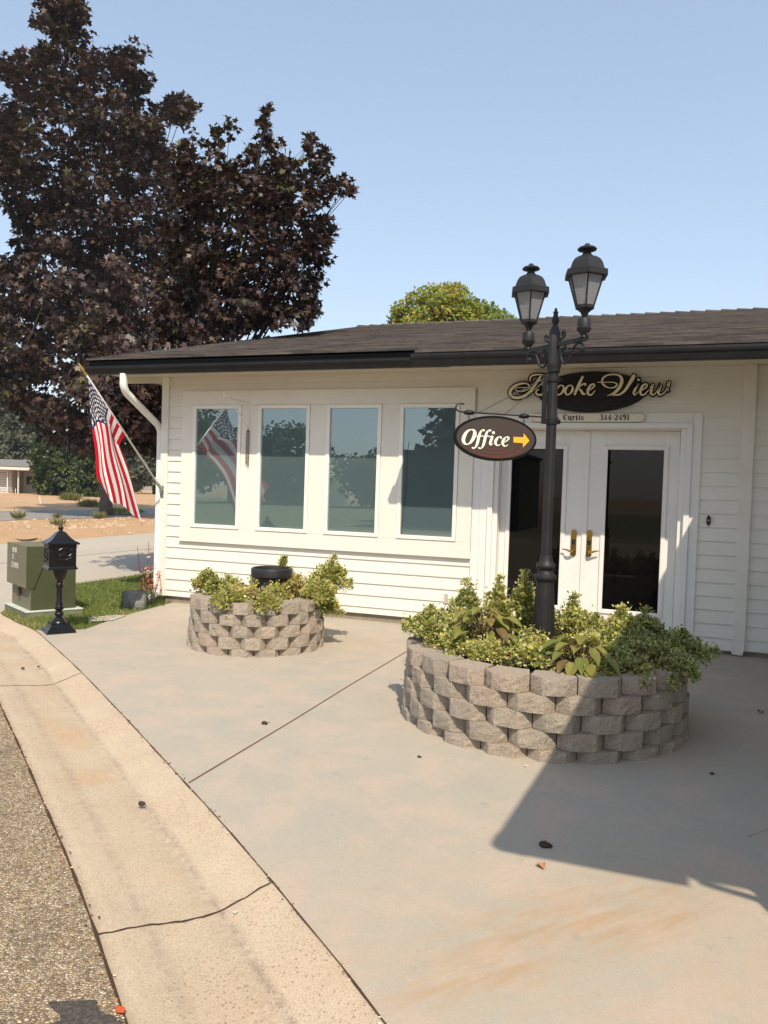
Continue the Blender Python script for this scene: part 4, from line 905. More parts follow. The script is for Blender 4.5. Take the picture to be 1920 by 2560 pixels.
# ================================================================== PLANTERS
def planter(name, label, cx, cy, R, n, seed, z0=-.035, courses=5, h=.105):
    rg = random.Random(seed); t = thing(name, label, 'planter', (cx, cy, 0)); b = MB(); tint = []
    wa = 2*PI/n
    for k in range(courses):
        off = (k % 2)*wa/2+rg.uniform(-.02, .02)+.07; rr = R-.006*k; za = z0+k*h+.001; zb = z0+(k+1)*h-.0015
        for i in range(n):
            a0 = off+i*wa+.003; tn = rg.random(); dr = rg.uniform(-.006, .006); zz = rg.uniform(-.0012, .0012)
            NU, NV = 13, 5; front = []; US = (0, .09, .17, .235, .262, .38, .5, .62, .738, .765, .83, .91, 1)
            for v in range(NV):
                for u in range(NU):
                    f = US[u]; ang = a0+(wa-.006)*f
                    e = min(f, 1-f); bev = .066*max(0, 1-e/.25)          # chamfered flanks
                    r = rr+dr-bev
                    rough = rg.gauss(0, .0019)+.006*sin(f*9+i*2.3+k)*(v/(NV-1)-.5)
                    ed = 0
                    if v in (0, NV-1): ed = -.0005-rg.random()*.0028
                    if u in (0, NU-1): ed -= .001
                    z = za+(zb-za)*v/(NV-1)+zz*(v == NV-1)
                    front.append(((r+rough+ed)*cos(ang)+cx, (r+rough+ed)*sin(ang)+cy, z))
            o = len(b.v); b.v += front; tint += [tn]*len(front)
            for v in range(NV-1):
                for u in range(NU-1): p = o+v*NU+u; b.f.append((p, p+1, p+NU+1, p+NU)); b.m.append(0)
            # inner edge, top, bottom and ends
            ri = rr-.215; inn = []
            for v in (0, NV-1):
                for u in range(NU):
                    ang = a0+(wa-.006)*(US[u]*.86+.07); inn.append((ri*cos(ang)+cx, ri*sin(ang)+cy, za if v == 0 else zb))
            q_ = len(b.v); b.v += inn; tint += [tn]*len(inn)
            for u in range(NU-1):
                b.f.append((o+(NV-1)*NU+u, o+(NV-1)*NU+u+1, q_+NU+u+1, q_+NU+u)); b.m.append(0)
                b.f.append((o+u+1, o+u, q_+u, q_+u+1)); b.m.append(0); b.f.append((q_+u+1, q_+u, q_+NU+u, q_+NU+u+1)); b.m.append(0)
            b.f.append((o+(NV-1)*NU, q_+NU, q_, o)+tuple()); b.m.append(0); b.f.append((o+NU-1, q_+NU-1, q_+2*NU-1, o+NV*NU-1)); b.m.append(0)
    b.att['tint'] = tint
    b.build('block_wall', 'block', t)
    s = MB(); rings = []
    for q_ in range(9):
        r = (R-.15)*(1-q_/8.5); rings.append([(cx+r*cos(2*PI*k/40), cy+r*sin(2*PI*k/40), z0+courses*h-.045+.03*(1-r/R)+.008*sin(k*2.1+q_*3)) for k in range(40)])
    rings.insert(0, [(cx+(R-.12)*cos(2*PI*k/40), cy+(R-.12)*sin(2*PI*k/40), .05) for k in range(40)])
    s.loft(rings); s.build('soil_bed', 'soil', t, smooth=True)
    return t
planter('stone_planter', 'larger round grey block planter around the lamp post', PX, PY, .985, 20, 3)
LX, LY = -3.69, 6.73
planter('stone_planter', 'smaller round grey block planter holding a black pot by the windows', LX, LY, .668, 16, 9)
pt = thing('flower_pot', 'black wide rimmed pot sunk among plants of the smaller planter', 'pot', (-3.575, 6.79, .42))
b = MB(); c = (-3.575, 6.79); b.lathe([(.135, .40), (.150, .52), (.163, .645), (.166, .660), (.190, .664), (.203, .676), (.206, .735), (.200, .752), (.186, .757), (.176, .750), (.170, .70)], c, 40); b.build('body', 'pot', pt, auto=.7)
b = MB(); b.lathe([(.171, .69), (.10, .705), (.01, .71)], c, 24); b.build('soil_bed', 'soil', pt)

# ================================================================== PLANTS
def leafquads(P, D, Nn, ln, wd):
    """rhombic six-corner leaves: base P, direction D, side from Nn; arrays"""
    S = np.cross(D, Nn); S /= np.linalg.norm(S, axis=1)[:, None]+1e-9
    prof = ((0, 0), (.30, .42), (.62, .46), (1, 0), (.62, -.46), (.30, -.42))
    up = np.cross(S, D)
    return np.stack([P+D*(ln*a)[:, None]+S*(wd*b_)[:, None]+up*(ln*.10*(abs(b_)*2))[:, None] for a, b_ in prof], 1)
def unit(a): return a/(np.linalg.norm(a, axis=-1, keepdims=True)+1e-9)
def euonymus(label, base, tips, dens=250, leaf=.0205, mixw=(.34, .14, .16, .20, .04, .12), jit=.036, dry=0., group='euonymus shrubs in the planters', name='euonymus_shrub'):
    """base (x,y,z); tips: list of (x,y,z) stem ends, each is a sprig dressed with small paired leaves"""
    t = thing(name, label, 'shrub', base, group)
    Ps, Ds = [], []; b = MB(); B_ = np.array(base)
    for tip in tips:
        T = np.array(tip); m = (B_+T)/2+rng.normal(0, .03, 3)+np.array((0, 0, .04)); L_ = np.linalg.norm(T-B_)
        path = np.array(crom([tuple(B_+rng.normal(0, .02, 3)*(1, 1, 0)), tuple(m), tuple(T)], 8)); b.tube(path, list(np.linspace(.005, .0018, len(path))), 5)
        n = int(dens*L_/.35)
        for _ in range(n):
            f = rng.random()**.75*.85+.15; i = min(int(f*(len(path)-1)), len(path)-2); fr = f*(len(path)-1)-i
            p = path[i]*(1-fr)+path[i+1]*fr; ax = unit(path[i+1]-path[i])
            d = rng.normal(0, 1, 3); d -= ax*d.dot(ax); d = unit(d)
            Ps.append(p+d*abs(rng.normal(0, jit))*(1.35-.85*f)); Ds.append(unit(d+ax*rng.uniform(.2, .9)+np.array((0, 0, .25))))
    b.build('stems', 'dry_stem' if dry > .3 else 'stem', t)
    Ps, Ds = np.array(Ps), np.array(Ds); n = len(Ps)
    Nn = unit(rng.normal(0, .45, (n, 3))+np.array((SUN.x*.3, SUN.y*.3, 1)))
    ln = leaf*rng.uniform(.7, 1.25, n); wd = ln*rng.uniform(.62, .85, n)
    Q = leafquads(Ps, Ds, Nn, ln, wd)
    mi = rng.choice(6, n, p=np.array(mixw)/sum(mixw))
    sel = rng.random(n) < .5                                       # variegated: a green heart on a cream leaf
    cen = Q.mean(1, keepdims=True); up = np.cross(Q[:, 1]-Q[:, 0], Q[:, 3]-Q[:, 0]); up = unit(up)
    up *= np.sign(up[:, 2:3])+1e-6
    Hh = cen+(Q-cen)*.62+up[:, None, :]*.0012
    mi2 = np.where(mi == 3, 0, np.where(mi == 4, 5, mi))
    Q2 = np.concatenate((Q, Hh[sel])); M2 = np.concatenate((np.where(sel & (mi < 3), 3, mi), mi2[sel]))
    np_mesh('leaves', Q2, 6, EUO, M2, t)
    return t
vR = (Vector((.991, .132, 0)), Vector((.132, -.991, 0))); cR = Vector((PX, PY, 0))
vL = (Vector((.877, .481, 0)), Vector((.481, -.877, 0))); cL = Vector((LX, LY, 0))
def sprigs(c, v, a, bb, zt, sp, n, lean=(0, 0), low=.42):
    out = []
    for i in range(int(n*1.8)):
        u = rng.normal(0, .55, 2); f = 1-min(1, np.hypot(*u)*.50)
        p = c+v[0]*(a+lean[0]+u[0]*sp)+v[1]*(bb+lean[1]+u[1]*sp); out.append((p.x, p.y, low+(zt-low)*(.22+.68*f)*rng.uniform(.82, 1.08)))
    p = c+v[0]*(a+lean[0])+v[1]*(bb+lean[1]); out.append((p.x, p.y, zt)); return out
def plantR(label, a, bb, zt, sp, n, lean=(0, 0), low=.42, **k):
    p = cR+vR[0]*a+vR[1]*bb; return euonymus(label, (p.x, p.y, .46), sprigs(cR, vR, a, bb, zt, sp, n, lean, low), **k)
def plantL(label, a, bb, zt, sp, n, lean=(0, 0), low=.42, **k):
    p = cL+vL[0]*a+vL[1]*bb; return euonymus(label, (p.x, p.y, .46), sprigs(cL, vL, a, bb, zt, sp, n, lean, low), **k)
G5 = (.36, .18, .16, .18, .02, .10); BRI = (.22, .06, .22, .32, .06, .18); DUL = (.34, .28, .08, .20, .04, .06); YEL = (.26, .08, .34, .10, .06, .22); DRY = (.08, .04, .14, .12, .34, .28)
plantR('leafy variegated shrub spilling over the left rim of the larger planter', -.70, .08, .74, .18, 20, (-.10, 0), mixw=G5)
plantR('tall pointed variegated shrub at the back left of the larger planter', -.56, -.30, .90, .13, 16, (-.04, 0), mixw=G5)
plantR('upright variegated shrub in front of the left door edge', -.34, -.34, .94, .12, 15, mixw=BRI)
plantR('tallest spire of variegated foliage just left of the lamp post', -.15, -.36, .99, .10, 16, mixw=G5)
plantR('pointed pale shrub just right of the lamp post', .20, -.34, .84, .12, 14, (.02, 0), mixw=BRI)
plantR('small rounded shrub between lamp post and right door pane', .38, -.30, .70, .12, 12, mixw=G5)
plantR('sunlit creamy shrub peaking before the right door pane', .54, -.12, .80, .15, 18, mixw=BRI)
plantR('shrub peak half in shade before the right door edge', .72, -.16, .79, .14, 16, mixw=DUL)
plantR('dark green shrub leaning out over the right rim of the larger planter', .82, -.02, .66, .16, 20, (.14, -.03), mixw=(.42, .30, .10, .14, 0, .04))
plantR('low mat of gold edged leaves at the front left of the larger planter', -.60, .32, .60, .14, 18, (0, .02), mixw=YEL, leaf=.020)
plantR('low creamy mat behind the front left cap blocks of the larger planter', -.34, .50, .59, .15, 20, (0, .02), mixw=BRI, leaf=.020)
plantR('big leaved variegated clump touching the front cap blocks', -.10, .60, .59, .11, 14, (0, .02), mixw=BRI, leaf=.036, dens=60)
plantR('low bright green mat at the front of the larger planter', .24, .70, .50, .08, 7, (.02, 0), mixw=YEL, leaf=.019)
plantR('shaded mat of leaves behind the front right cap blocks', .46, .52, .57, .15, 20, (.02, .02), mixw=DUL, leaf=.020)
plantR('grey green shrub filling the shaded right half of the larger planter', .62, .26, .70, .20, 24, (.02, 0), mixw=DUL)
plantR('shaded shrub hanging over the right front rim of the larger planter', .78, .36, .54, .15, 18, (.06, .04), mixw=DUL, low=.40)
plantR('short shrub filling the middle left of the larger planter', -.50, .06, .72, .17, 18, mixw=G5)
plantR('short shrub filling the centre right of the larger planter', .44, .06, .64, .16, 16, mixw=G5)
plantR('filler of pale sprigs between the two broad leaved plants', -.10, .34, .64, .16, 16, mixw=BRI)
plantR('creamy filler shrub in front of the right door pane', .30, .14, .64, .14, 14, mixw=BRI)
plantR('dense green filler behind the lamp post', .02, -.44, .74, .16, 16, mixw=G5)
plantR('grey green filler at the far back right of the larger planter', .60, -.42, .66, .15, 14, mixw=DUL)
plantR('sunny filler behind the left rim of the larger planter', -.62, -.14, .70, .15, 16, mixw=BRI)
plantL('low green filler directly in front of the black pot', .16, .26, .62, .12, 14, mixw=YEL)
plantL('brown and gold filler left of the black pot front', -.06, .24, .60, .13, 13, mixw=DRY, dens=90, dry=1.)
plantL('thin olive filler behind the black pot', .04, -.30, .70, .14, 11, mixw=G5)
plantL('leafy filler along the back left of the smaller planter', -.30, -.26, .64, .14, 13, mixw=G5)
plantL('sprawling shrub leaning out over the left rim of the smaller planter', -.42, -.08, .71, .16, 15, (-.10, 0), mixw=G5, leaf=.0235)
plantL('half dried brown shrub left of the black pot', -.20, .06, .60, .17, 12, (-.02, .02), mixw=DRY, dens=40, dry=1.)
plantL('green clump at the front left rim of the smaller planter', -.26, .40, .55, .15, 15, (0, .06), mixw=YEL, leaf=.0235)
plantL('pale clump drooping over the front rim below the black pot', .08, .46, .52, .13, 13, (.02, .10), mixw=(.28, .1, .2, .2, .12, .1), leaf=.0235, low=.40)
plantL('upright sprig cluster behind the black pot', .26, -.28, .84, .11, 11, mixw=YEL, leaf=.0235)
plantL('dry gold shrub right beside the black pot', .34, .06, .70, .16, 18, (.04, .02), mixw=DRY, dens=75, dry=1.)
plantL('long spray of green foliage reaching up and right from the smaller planter', .46, -.02, .88, .14, 18, (.30, -.02), mixw=YEL, leaf=.0235)
plantL('bushy green shrub at the right rim of the smaller planter', .44, .22, .64, .17, 20, (.20, .02), mixw=YEL, leaf=.0235)
plantL('green trailing stems hanging down the right side of the smaller planter', .54, .12, .40, .08, 9, (.22, .02), mixw=YEL, leaf=.0235, low=.30)
def broadplant(label, a, bb, n, seed, R=.26, zt=.70):
    rg = np.random.default_rng(seed); p0 = cR+vR[0]*a+vR[1]*bb; t = thing('broad_leaf_plant', label, 'plant', (p0.x, p0.y, .46), 'broad leaved plants in the larger planter')
    b = MB(); V = []; mi = []
    for i in range(n):
        th = i*2.399+rg.uniform(-.3, .3); f = math.sqrt((i+.5)/n); r = R*f*.75; zz = zt-.16*f*f+rg.uniform(-.03, .02)
        pe = Vector((p0.x+r*cos(th), p0.y+r*sin(th), zz)); mid = Vector((p0.x+r*.45*cos(th), p0.y+r*.45*sin(th), .46+(zz-.46)*.7))
        b.tube([(p0.x+.02*cos(th), p0.y+.02*sin(th), .44), mid, pe], [.005, .004, .003], 5)
        d = Vector((cos(th), sin(th), rg.uniform(-.75, .10))).normalized(); s = d.cross(Vector((0, 0, 1))).normalized(); u = s.cross(d)
        Ln = rg.uniform(.105, .165); W = Ln*rg.uniform(.23, .31); row = ((0, .0), (.12, .55), (.35, 1.), (.62, .85), (.85, .42), (1, 0)); k = int(rg.choice(4, p=(.56, .12, .28, .04)))
        for sg_ in (-1, 1):
            for (q0, w0), (q1, w1) in zip(row, row[1:]):
                g = lambda q_, w_: pe+d*Ln*q_+s*sg_*W*w_+u*(W*w_*.42-.10*Ln*q_*q_*2+.006*sin(q_*20+i))
                V.append([g(q0, 0), g(q1, 0), g(q1, w1), g(q0, w0)]); mi.append(k)
    b.build('stems', 'stem', t); np_mesh('leaves', np.array([[tuple(x) for x in f] for f in V]), 4, BROAD, np.array(mi), t)
broadplant('broad olive leaved plant at the foot of the lamp post front', .24, .50, 46, 5, .36, .67)
broadplant('broad bronze tinged plant left of the lamp post among shrubs', -.40, .20, 32, 6, .28, .77)
b = MB(); p = cR+vR[0]*-.20+vR[1]*.10; b.tube([(p.x, p.y, .46), (p.x-.01, p.y, .62), (p.x-.006, p.y, .71)], .004, 6); b.lathe([(.001, .70), (.009, .71), (.011, .725), (.006, .74), (.001, .745)], (p.x-.006, p.y), 8)
tag(b.build('dry_seed_stalk', 'leaf_pale'), 'single dry pale seed stalk standing left of the lamp post', 'seed stalk')

# rock and penstemon at the building corner
rk = MB(); rr_ = random.Random(4)
cxr, cyr = -6.13, 8.02; rings = []
for z, k in ((-.02, 1.), (.05, 1.05), (.12, 1.0), (.17, .93), (.185, .80)):
    rings.append([(cxr+.78*(.19*k*(abs(cos(a))**.5)*(1 if cos(a) > 0 else -1)+rr_.uniform(-.012, .012))*.9-.12*sin(a)*k, cyr+.125*k*(abs(sin(a))**.5)*(1 if sin(a) > 0 else -1)+rr_.uniform(-.012, .012)+.05*cos(a), z+rr_.uniform(-.006, .006)) for a in [2*PI*i/18 for i in range(18)]])
rk.loft(rings); tag(rk.build('landscape_rock', 'rock', auto=.7), 'grey landscape rock beside the pink flowers at the building corner', 'rock')
fl = thing('penstemon_plant', 'pink and coral flower spikes beside the white corner board', 'flower plant', (-6.02, 8.18, 0))
b = MB(); V, mi, FV, fm = [], [], [], []
for i in range(15):
    bx, by = -6.02+rng.normal(0, .07), 8.20+rng.normal(0, .07); h = rng.uniform(.28, .55) if i > 1 else rng.uniform(.72, .88)
    tx, ty = bx+rng.normal(-.02, .06), by+rng.normal(0, .05); pth = np.array(crom([(bx, by, 0), ((bx+tx)/2, (by+ty)/2, h*.5), (tx, ty, h)], 6)); b.tube(pth, .003, 5)
    for j in range(26):
        f = rng.random(); p = pth[min(int(f*(len(pth)-1)), len(pth)-1)]; d = unit(rng.normal(0, 1, 3)+np.array((0, 0, .4)))
        if f > .55: FV.append(p+rng.normal(0, .012, 3)); fm.append(d)
        else: V.append(p+rng.normal(0, .02, 3)); mi.append(d)
b.build('stems', 'stem', fl)
V, mi = np.array(V), np.array(mi); Q = leafquads(V, mi, unit(rng.normal(0, 1, V.shape)), rng.uniform(.03, .06, len(V)), rng.uniform(.010, .018, len(V))); np_mesh('leaves', Q, 6, GREENS, rng.integers(0, 3, len(V)), fl)
V, mi = np.array(FV), np.array(fm); Q = leafquads(V, mi, unit(rng.normal(0, 1, V.shape)), rng.uniform(.022, .038, len(V)), rng.uniform(.018, .028, len(V))); np_mesh('flowers', Q, 6, FLOWER, rng.integers(0, 3, len(V)), fl)

# ================================================================== MAILBOX
MX, MY = -5.72, 6.27
mbx = thing('mailbox', 'ornate black cast pedestal mailbox standing at the patio edge by the gutter', 'mailbox', (MX, MY, 0))
mf, ms = Vector((.813, -.582, 0)), Vector((.582, .813, 0)); MO = Vector((MX, MY, 0))
def sq(h, z, c=0.): # square ring with slightly cut corners
    k = h*(1-c); return [MO+mf*a+ms*b_+Vector((0, 0, z)) for a, b_ in ((h, -k), (h, k), (k, h), (-k, h), (-h, k), (-h, -k), (-k, -h), (k, -h))]
b = MB(); b.loft([sq(.142, .004), sq(.142, .016), sq(.134, .022), sq(.132, .034), sq(.104, .058), sq(.098, .078), sq(.092, .082), sq(.090, .098)]); b.build('base', 'gloss_iron', mbx, bev=.002)
b = MB(); b.lathe([(.080, .097), (.076, .112), (.062, .124), (.048, .140), (.030, .158), (.032, .170), (.046, .178), (.048, .190), (.044, .200), (.030, .212), (.034, .225), (.046, .240), (.047, .256), (.036, .276), (.034, .282), (.040, .290), (.037, .300), (.033, .31), (.028, .450), (.036, .452), (.038, .458), (.038, .492), (.035, .498), (.030, .505)], (MX, MY), 24)
b.build('pedestal', 'gloss_iron', mbx, auto=.6)
b = MB(); b.lathe([(.030, .50), (.034, .53), (.050, .552), (.064, .585), (.074, .625), (.078, .648), (.05, .654)], (MX, MY), 12, rot=.2); b.build('bracket_cup', 'gloss_iron', mbx, auto=.3)
b = MB(); b.loft([sq(.118, .648), sq(.140, .652), sq(.142, .664), sq(.134, .672), sq(.130, .684), sq(.126, .690), sq(.126, .915)], True, True); b.build('body', 'gloss_iron', mbx, bev=.0015)
def face(n, s):
    P = lambda u, z, o: MO+n*(.126+o)+s*u+Vector((0, 0, z)); b = MB()
    def bar(u0, u1, z0, z1, o): b.prism([P(u0, z0, -.002), P(u1, z0, -.002), P(u1, z1, -.002), P(u0, z1, -.002)], 'n', n*(o+.002))
    bar(-.126, -.104, .69, .905, .007); bar(.104, .126, .69, .905, .007); bar(-.1035, .1035, .69, .706, .0068); bar(-.1035, .1035, .892, .905, .0072); return b, P, bar
for n, s, nm in ((mf, ms, 'door'), (-ms, mf, 'side_panel')):
    b, P, bar = face(n, s); bar(-.092, .092, .866, .884, .012)
    b.tube([P(u, .862-.012*abs(u)/.09+.008*cos(u*60), .010) for u in np.linspace(-.085, .085, 22)], .0045, 6)
    b.tube([P(.0, .855-.0025*k, .010) for k in range(0, 22)], .004, 6)
    b.tube([P(.042*cos(t), .782+.026*sin(t), .011) for t in np.linspace(-.4, PI+.4, 18)], .0055, 6)
    b.tube([P(.052*cos(t), .770+.020*sin(t), .010) for t in np.linspace(PI-.2, 2*PI+.2, 16)], .0075, 6)
    for u0, z0, u1, z1 in ((-.075, .808, -.055, .790), (.055, .790, .075, .808), (-.062, .738, -.045, .728), (-.04, .745, -.046, .722), (.036, .745, .046, .722), (.062, .765, .082, .776), (-.082, .776, -.066, .766)):
        b.tube([P(u0, z0, .009), P(u1, z1, .009)], [.006, .004], 6)
    b.build(nm, 'gloss_iron', mbx, auto=.6)
b = MB(); R_ = [(.150, .904), (.156, .906), (.155, .920), (.146, .926), (.118, .940), (.090, .962), (.066, .990), (.048, 1.016), (.030, 1.030)]
b.loft([sq(h, z, .04) for h, z in R_]); mr = b.build('roof', 'gloss_iron', mbx, bev=.0015)
b = MB(); b.lathe([(.030, 1.028), (.020, 1.034), (.016, 1.044), (.022, 1.050), (.026, 1.062), (.024, 1.076), (.014, 1.084), (.010, 1.088), (.009, 1.096), (.001, 1.110)], (MX, MY), 16)
o = b.build('finial', 'gloss_iron', mbx, auto=.8); o.parent = mr

# ================================================================== GREEN UTILITY CABINET
C0 = Vector((-6.608, 6.806, 0)); ca = Vector((-.600, .327, 0)); cb = Vector((.248, .424, 0)); ua, ub = ca.normalized(), cb.normalized(); zu = Vector((0, 0, 1))
cab = thing('utility_cabinet', 'olive green utility cabinet on a pale pad beside the mailbox', 'utility cabinet', tuple(C0+ca*.5+cb*.5))
Q = lambda a, b_, z: C0+ua*a+ub*b_+zu*z
LA, LB = .683, .491
def obx(b, a0, a1, b0, b1, z0, z1, mi=0): b.obox(Q((a0+a1)/2, (b0+b1)/2, (z0+z1)/2), ua*(a1-a0)/2, ub*(b1-b0)/2, zu*(z1-z0)/2, mi)
b = MB(); obx(b, -.055, LA+.06, -.065, LB+.06, -.06, .052); obx(b, -.062, LA+.067, -.072, LB+.067, .053, .069, 1); b.build('pad', ['pad_side', 'pad'], cab, bev=.004)
b = MB(); obx(b, 0, LA, 0, LB, .070, .785); b.build('body', 'box_green', cab, bev=.006)
b = MB(); P = [Q(-.008, -.062, .325), Q(-.008, .022, .315), Q(-.008, .205, .797), Q(-.008, -.062, .797)]; b.prism(P, 'a', ua*(LA+.016)); b.build('hood', 'box_faded', cab)
b = MB(); obx(b, .004, LA-.004, -.003, -.0005, .074, .312); b.build('front_panel', 'box_faded', cab)
b = MB(); b.prism([Q(-.0105, -.058, .330), Q(-.0105, .022, .318), Q(-.0105, .203, .794), Q(-.0105, -.058, .794)], 'a', ua*.002); b.build('hood_side', 'box_green', cab)
b = MB(); obx(b, -.009, LA+.009, .2065, LB+.008, .770, .798); o = b.build('lid', 'box_faded', cab, bev=.005)
b = MB(); b.prism([Q(-.0115, .020, .315), Q(-.0115, .027, .313), Q(-.0115, .211, .797), Q(-.0115, .203, .797)], 'a', ua*.0015); b.build('seam', 'box_line', cab)
b = MB(); obx(b, .33, .40, -.014, .001, .215, .30); b.tube([Q(.35+.025*cos(t), -.025, .262+.03*sin(t)) for t in np.linspace(0, 2*PI, 13)], .006, 6, caps=False); obx(b, .34, .375, -.040, -.016, .195, .245)
b.build('padlock_hasp', simple('rusty_steel', (.10, .07, .045), .6, .4, .4), cab)
FA = lambda a, z, l=0.: Q(a, -.0625-l, z)
b = MB()
def patch(b, a0, a1, z0, z1, l, mi=0): b.add([FA(a0, z0, l), FA(a1, z0, l), FA(a1, z1, l), FA(a0, z1, l)], [(0, 1, 2, 3)], mi)
patch(b, .425, .48, .70, .755, .001); patch(b, .335, .39, .70, .755, .001); patch(b, .345, .43, .615, .682, .001, 1); patch(b, .455, .48, .615, .682, .001)
for a in (.44, .458): patch(b, a, a+.004, .705, .75, .0014, 1)
for a in (.352, .368): patch(b, a, a+.004, .705, .75, .0014, 1)
b.build('label_sticker', ['sticker', 'sticker_grey'], cab)
b = MB()                                               # stencilled letters, left to right as one faces the hood
SG = {'C': ('111', '100', '100', '100', '111'), 'O': ('111', '101', '101', '101', '111'), '-': ('000', '000', '111', '000', '000'), 'P': ('111', '101', '111', '100', '100'), 'E': ('111', '100', '110', '100', '111'), 'N': ('101', '111', '111', '111', '101')}
a = .510
for ch in 'CO-OPEN':
    for r_, row in enumerate(SG[ch]):
        for c_, v in enumerate(row):
            if v == '1': patch(b, a-(c_+1)*.0098, a-c_*.0098-.0006, .585-(r_+1)*.0125, .585-r_*.0125, .0012)
    a -= .036
b.build('stencil_lettering', 'sticker', cab)

# ================================================================== FLAG
tipv, br = Vector((-6.065, 6.985, 2.735)), Vector((-6.083, 8.44, 1.475))
flg = thing('wall_flag', 'stars and stripes flag hanging from an angled pole on the building corner', 'flag', tuple(br))
dirp = (tipv-br).normalized()
b = MB(); b.tube([br+dirp*.03, tipv], .0125, 10); b.build('pole', 'pole_alu', flg, smooth=True)
b = MB(); b.tube([tipv, tipv+dirp*.02, tipv+dirp*.05, tipv+dirp*.06, tipv+dirp*.085, tipv+dirp*.12, tipv+dirp*.17], [.015, .017, .010, .016, .019, .012, .002], 10); b.build('finial', 'gold', flg, smooth=True)
b = MB(); b.tube([br-dirp*.02, br+dirp*.13], .021, 10); b.obox(br+Vector((0, .014, -.03)), (.024, 0, 0), (0, .004, 0), (0, 0, .075)); b.tube([br+Vector((0, -.01, -.05)), br+dirp*.03], .017, 8); b.build('bracket', 'steel', flg, bev=.002)
b = MB(); b.tube([Vector(p) for p in crom([tuple(br+Vector((-.02, 0, -.02))), tuple(br+Vector((-.03, -.02, -.10))), tuple(br+Vector((-.07, -.01, -.17))), tuple(br+Vector((-.09, .02, -.16)))], 5)], .004, 6); b.build('cord', 'vinyl', flg)
GU = np.array([0, .25, .54, .76, 1.]); GV = np.array([0, .16, .30, .41, .70, 1.])
h0 = tipv-dirp*.02; h1 = tipv-dirp*.93
zp = lambda x, y: (200+x*.1808, 860+y*.1808)
grid = [None,
 [((118,700),6.98), ((205,760),7.12), ((372,1010),7.26), ((450,1235),7.42), ((520,1420),7.52)],
 [((150,930),6.92), ((212,925),7.02), ((365,1060),7.24), ((455,1200),7.52), ((530,1340),7.66)],
 [((192,1215),6.86), ((240,1100),6.94), ((372,1135),7.10), ((440,1200),7.46), ((515,1330),7.62)],
 [((222,1690),6.72), ((330,1640),6.84), ((470,1640),7.02), ((565,1700),7.24), ((655,1760),7.44)],
 [((243,1898),6.60), ((430,2170),6.78), ((590,2235),6.98), ((770,2380),7.24), ((880,2522),7.46)]]
CP = np.zeros((len(GV), len(GU), 3))
for i in range(len(GV)):
    for j in range(len(GU)):
        CP[i, j] = (h0+(h1-h0)*GU[j]) if i == 0 else on_wall(*zp(*grid[i][j][0]), grid[i][j][1])
def interp(knots, vals, t):
    k = int(np.clip(np.searchsorted(knots, t, 'right')-1, 0, len(knots)-2)); h = knots[k+1]-knots[k]; s = (t-knots[k])/h
    def slope(m):
        if m == 0: return (vals[1]-vals[0])/(knots[1]-knots[0])
        if m == len(knots)-1: return (vals[-1]-vals[-2])/(knots[-1]-knots[-2])
        return (vals[m+1]-vals[m-1])/(knots[m+1]-knots[m-1])
    m0, m1 = slope(k)*h, slope(k+1)*h; s2, s3 = s*s, s*s*s
    return vals[k]*(2*s3-3*s2+1)+m0*(s3-2*s2+s)+vals[k+1]*(-2*s3+3*s2)+m1*(s3-s2)
NU, NV = 156, 210
b = MB(); vals = np.zeros((NV+1, NU+1, 3))
for i in range(NV+1):
    t = i/NV; row = [interp(GV, CP[:, j], t) for j in range(len(GU))]
    for j in range(NU+1):
        u = j/NU; p = interp(GU, np.array(row), u); a = min(1, t*3)
        p = p+np.array((.018*sin(u*19+t*2), -.035*sin(u*17+t*2.2+.6), 0))*a*(.4+.6*t)+np.array((0, .012*sin(t*13+u*5), 0))*a; vals[i, j] = p
b.v = [tuple(p) for p in vals.reshape(-1, 3)]
stars = []
for r_ in range(9):
    for c_ in range(6 if r_ % 2 == 0 else 5):
        stars.append(((r_+1)/10*7/13, ((c_*2+(1 if r_ % 2 == 0 else 2))/12)*.4))
def instar(du_, dv_):
    x, y = dv_*1.6667, -du_; r = math.hypot(x, y)
    if r > .040: return False
    a = (math.atan2(x, y)) % (2*PI/5); a = min(a, 2*PI/5-a)
    R1, R2 = .040, .0165; A1 = np.array((R1, 0)); B1 = np.array((R2*cos(PI/5), R2*sin(PI/5))); p = np.array((r*cos(a), r*sin(a)))
    e = B1-A1; return (e[0]*(p[1]-A1[1])-e[1]*(p[0]-A1[0])) > 0
for i in range(NV):
    for j in range(NU):
        u, v = (j+.5)/NU, (i+.5)/NV
        if u < 7/13 and v < .4: m = 1 if any(abs(u-s[0]) < .04 and abs(v-s[1]) < .03 and instar(u-s[0], v-s[1]) for s in stars) else 2
        else: m = 0 if int(u*13) % 2 == 0 else 1
        p = i*(NU+1)+j; b.f.append((p, p+1, p+NU+2, p+NU+1)); b.m.append(m)
b.build('cloth', ['flag_red', 'flag_white', 'flag_blue'], flg, smooth=True)

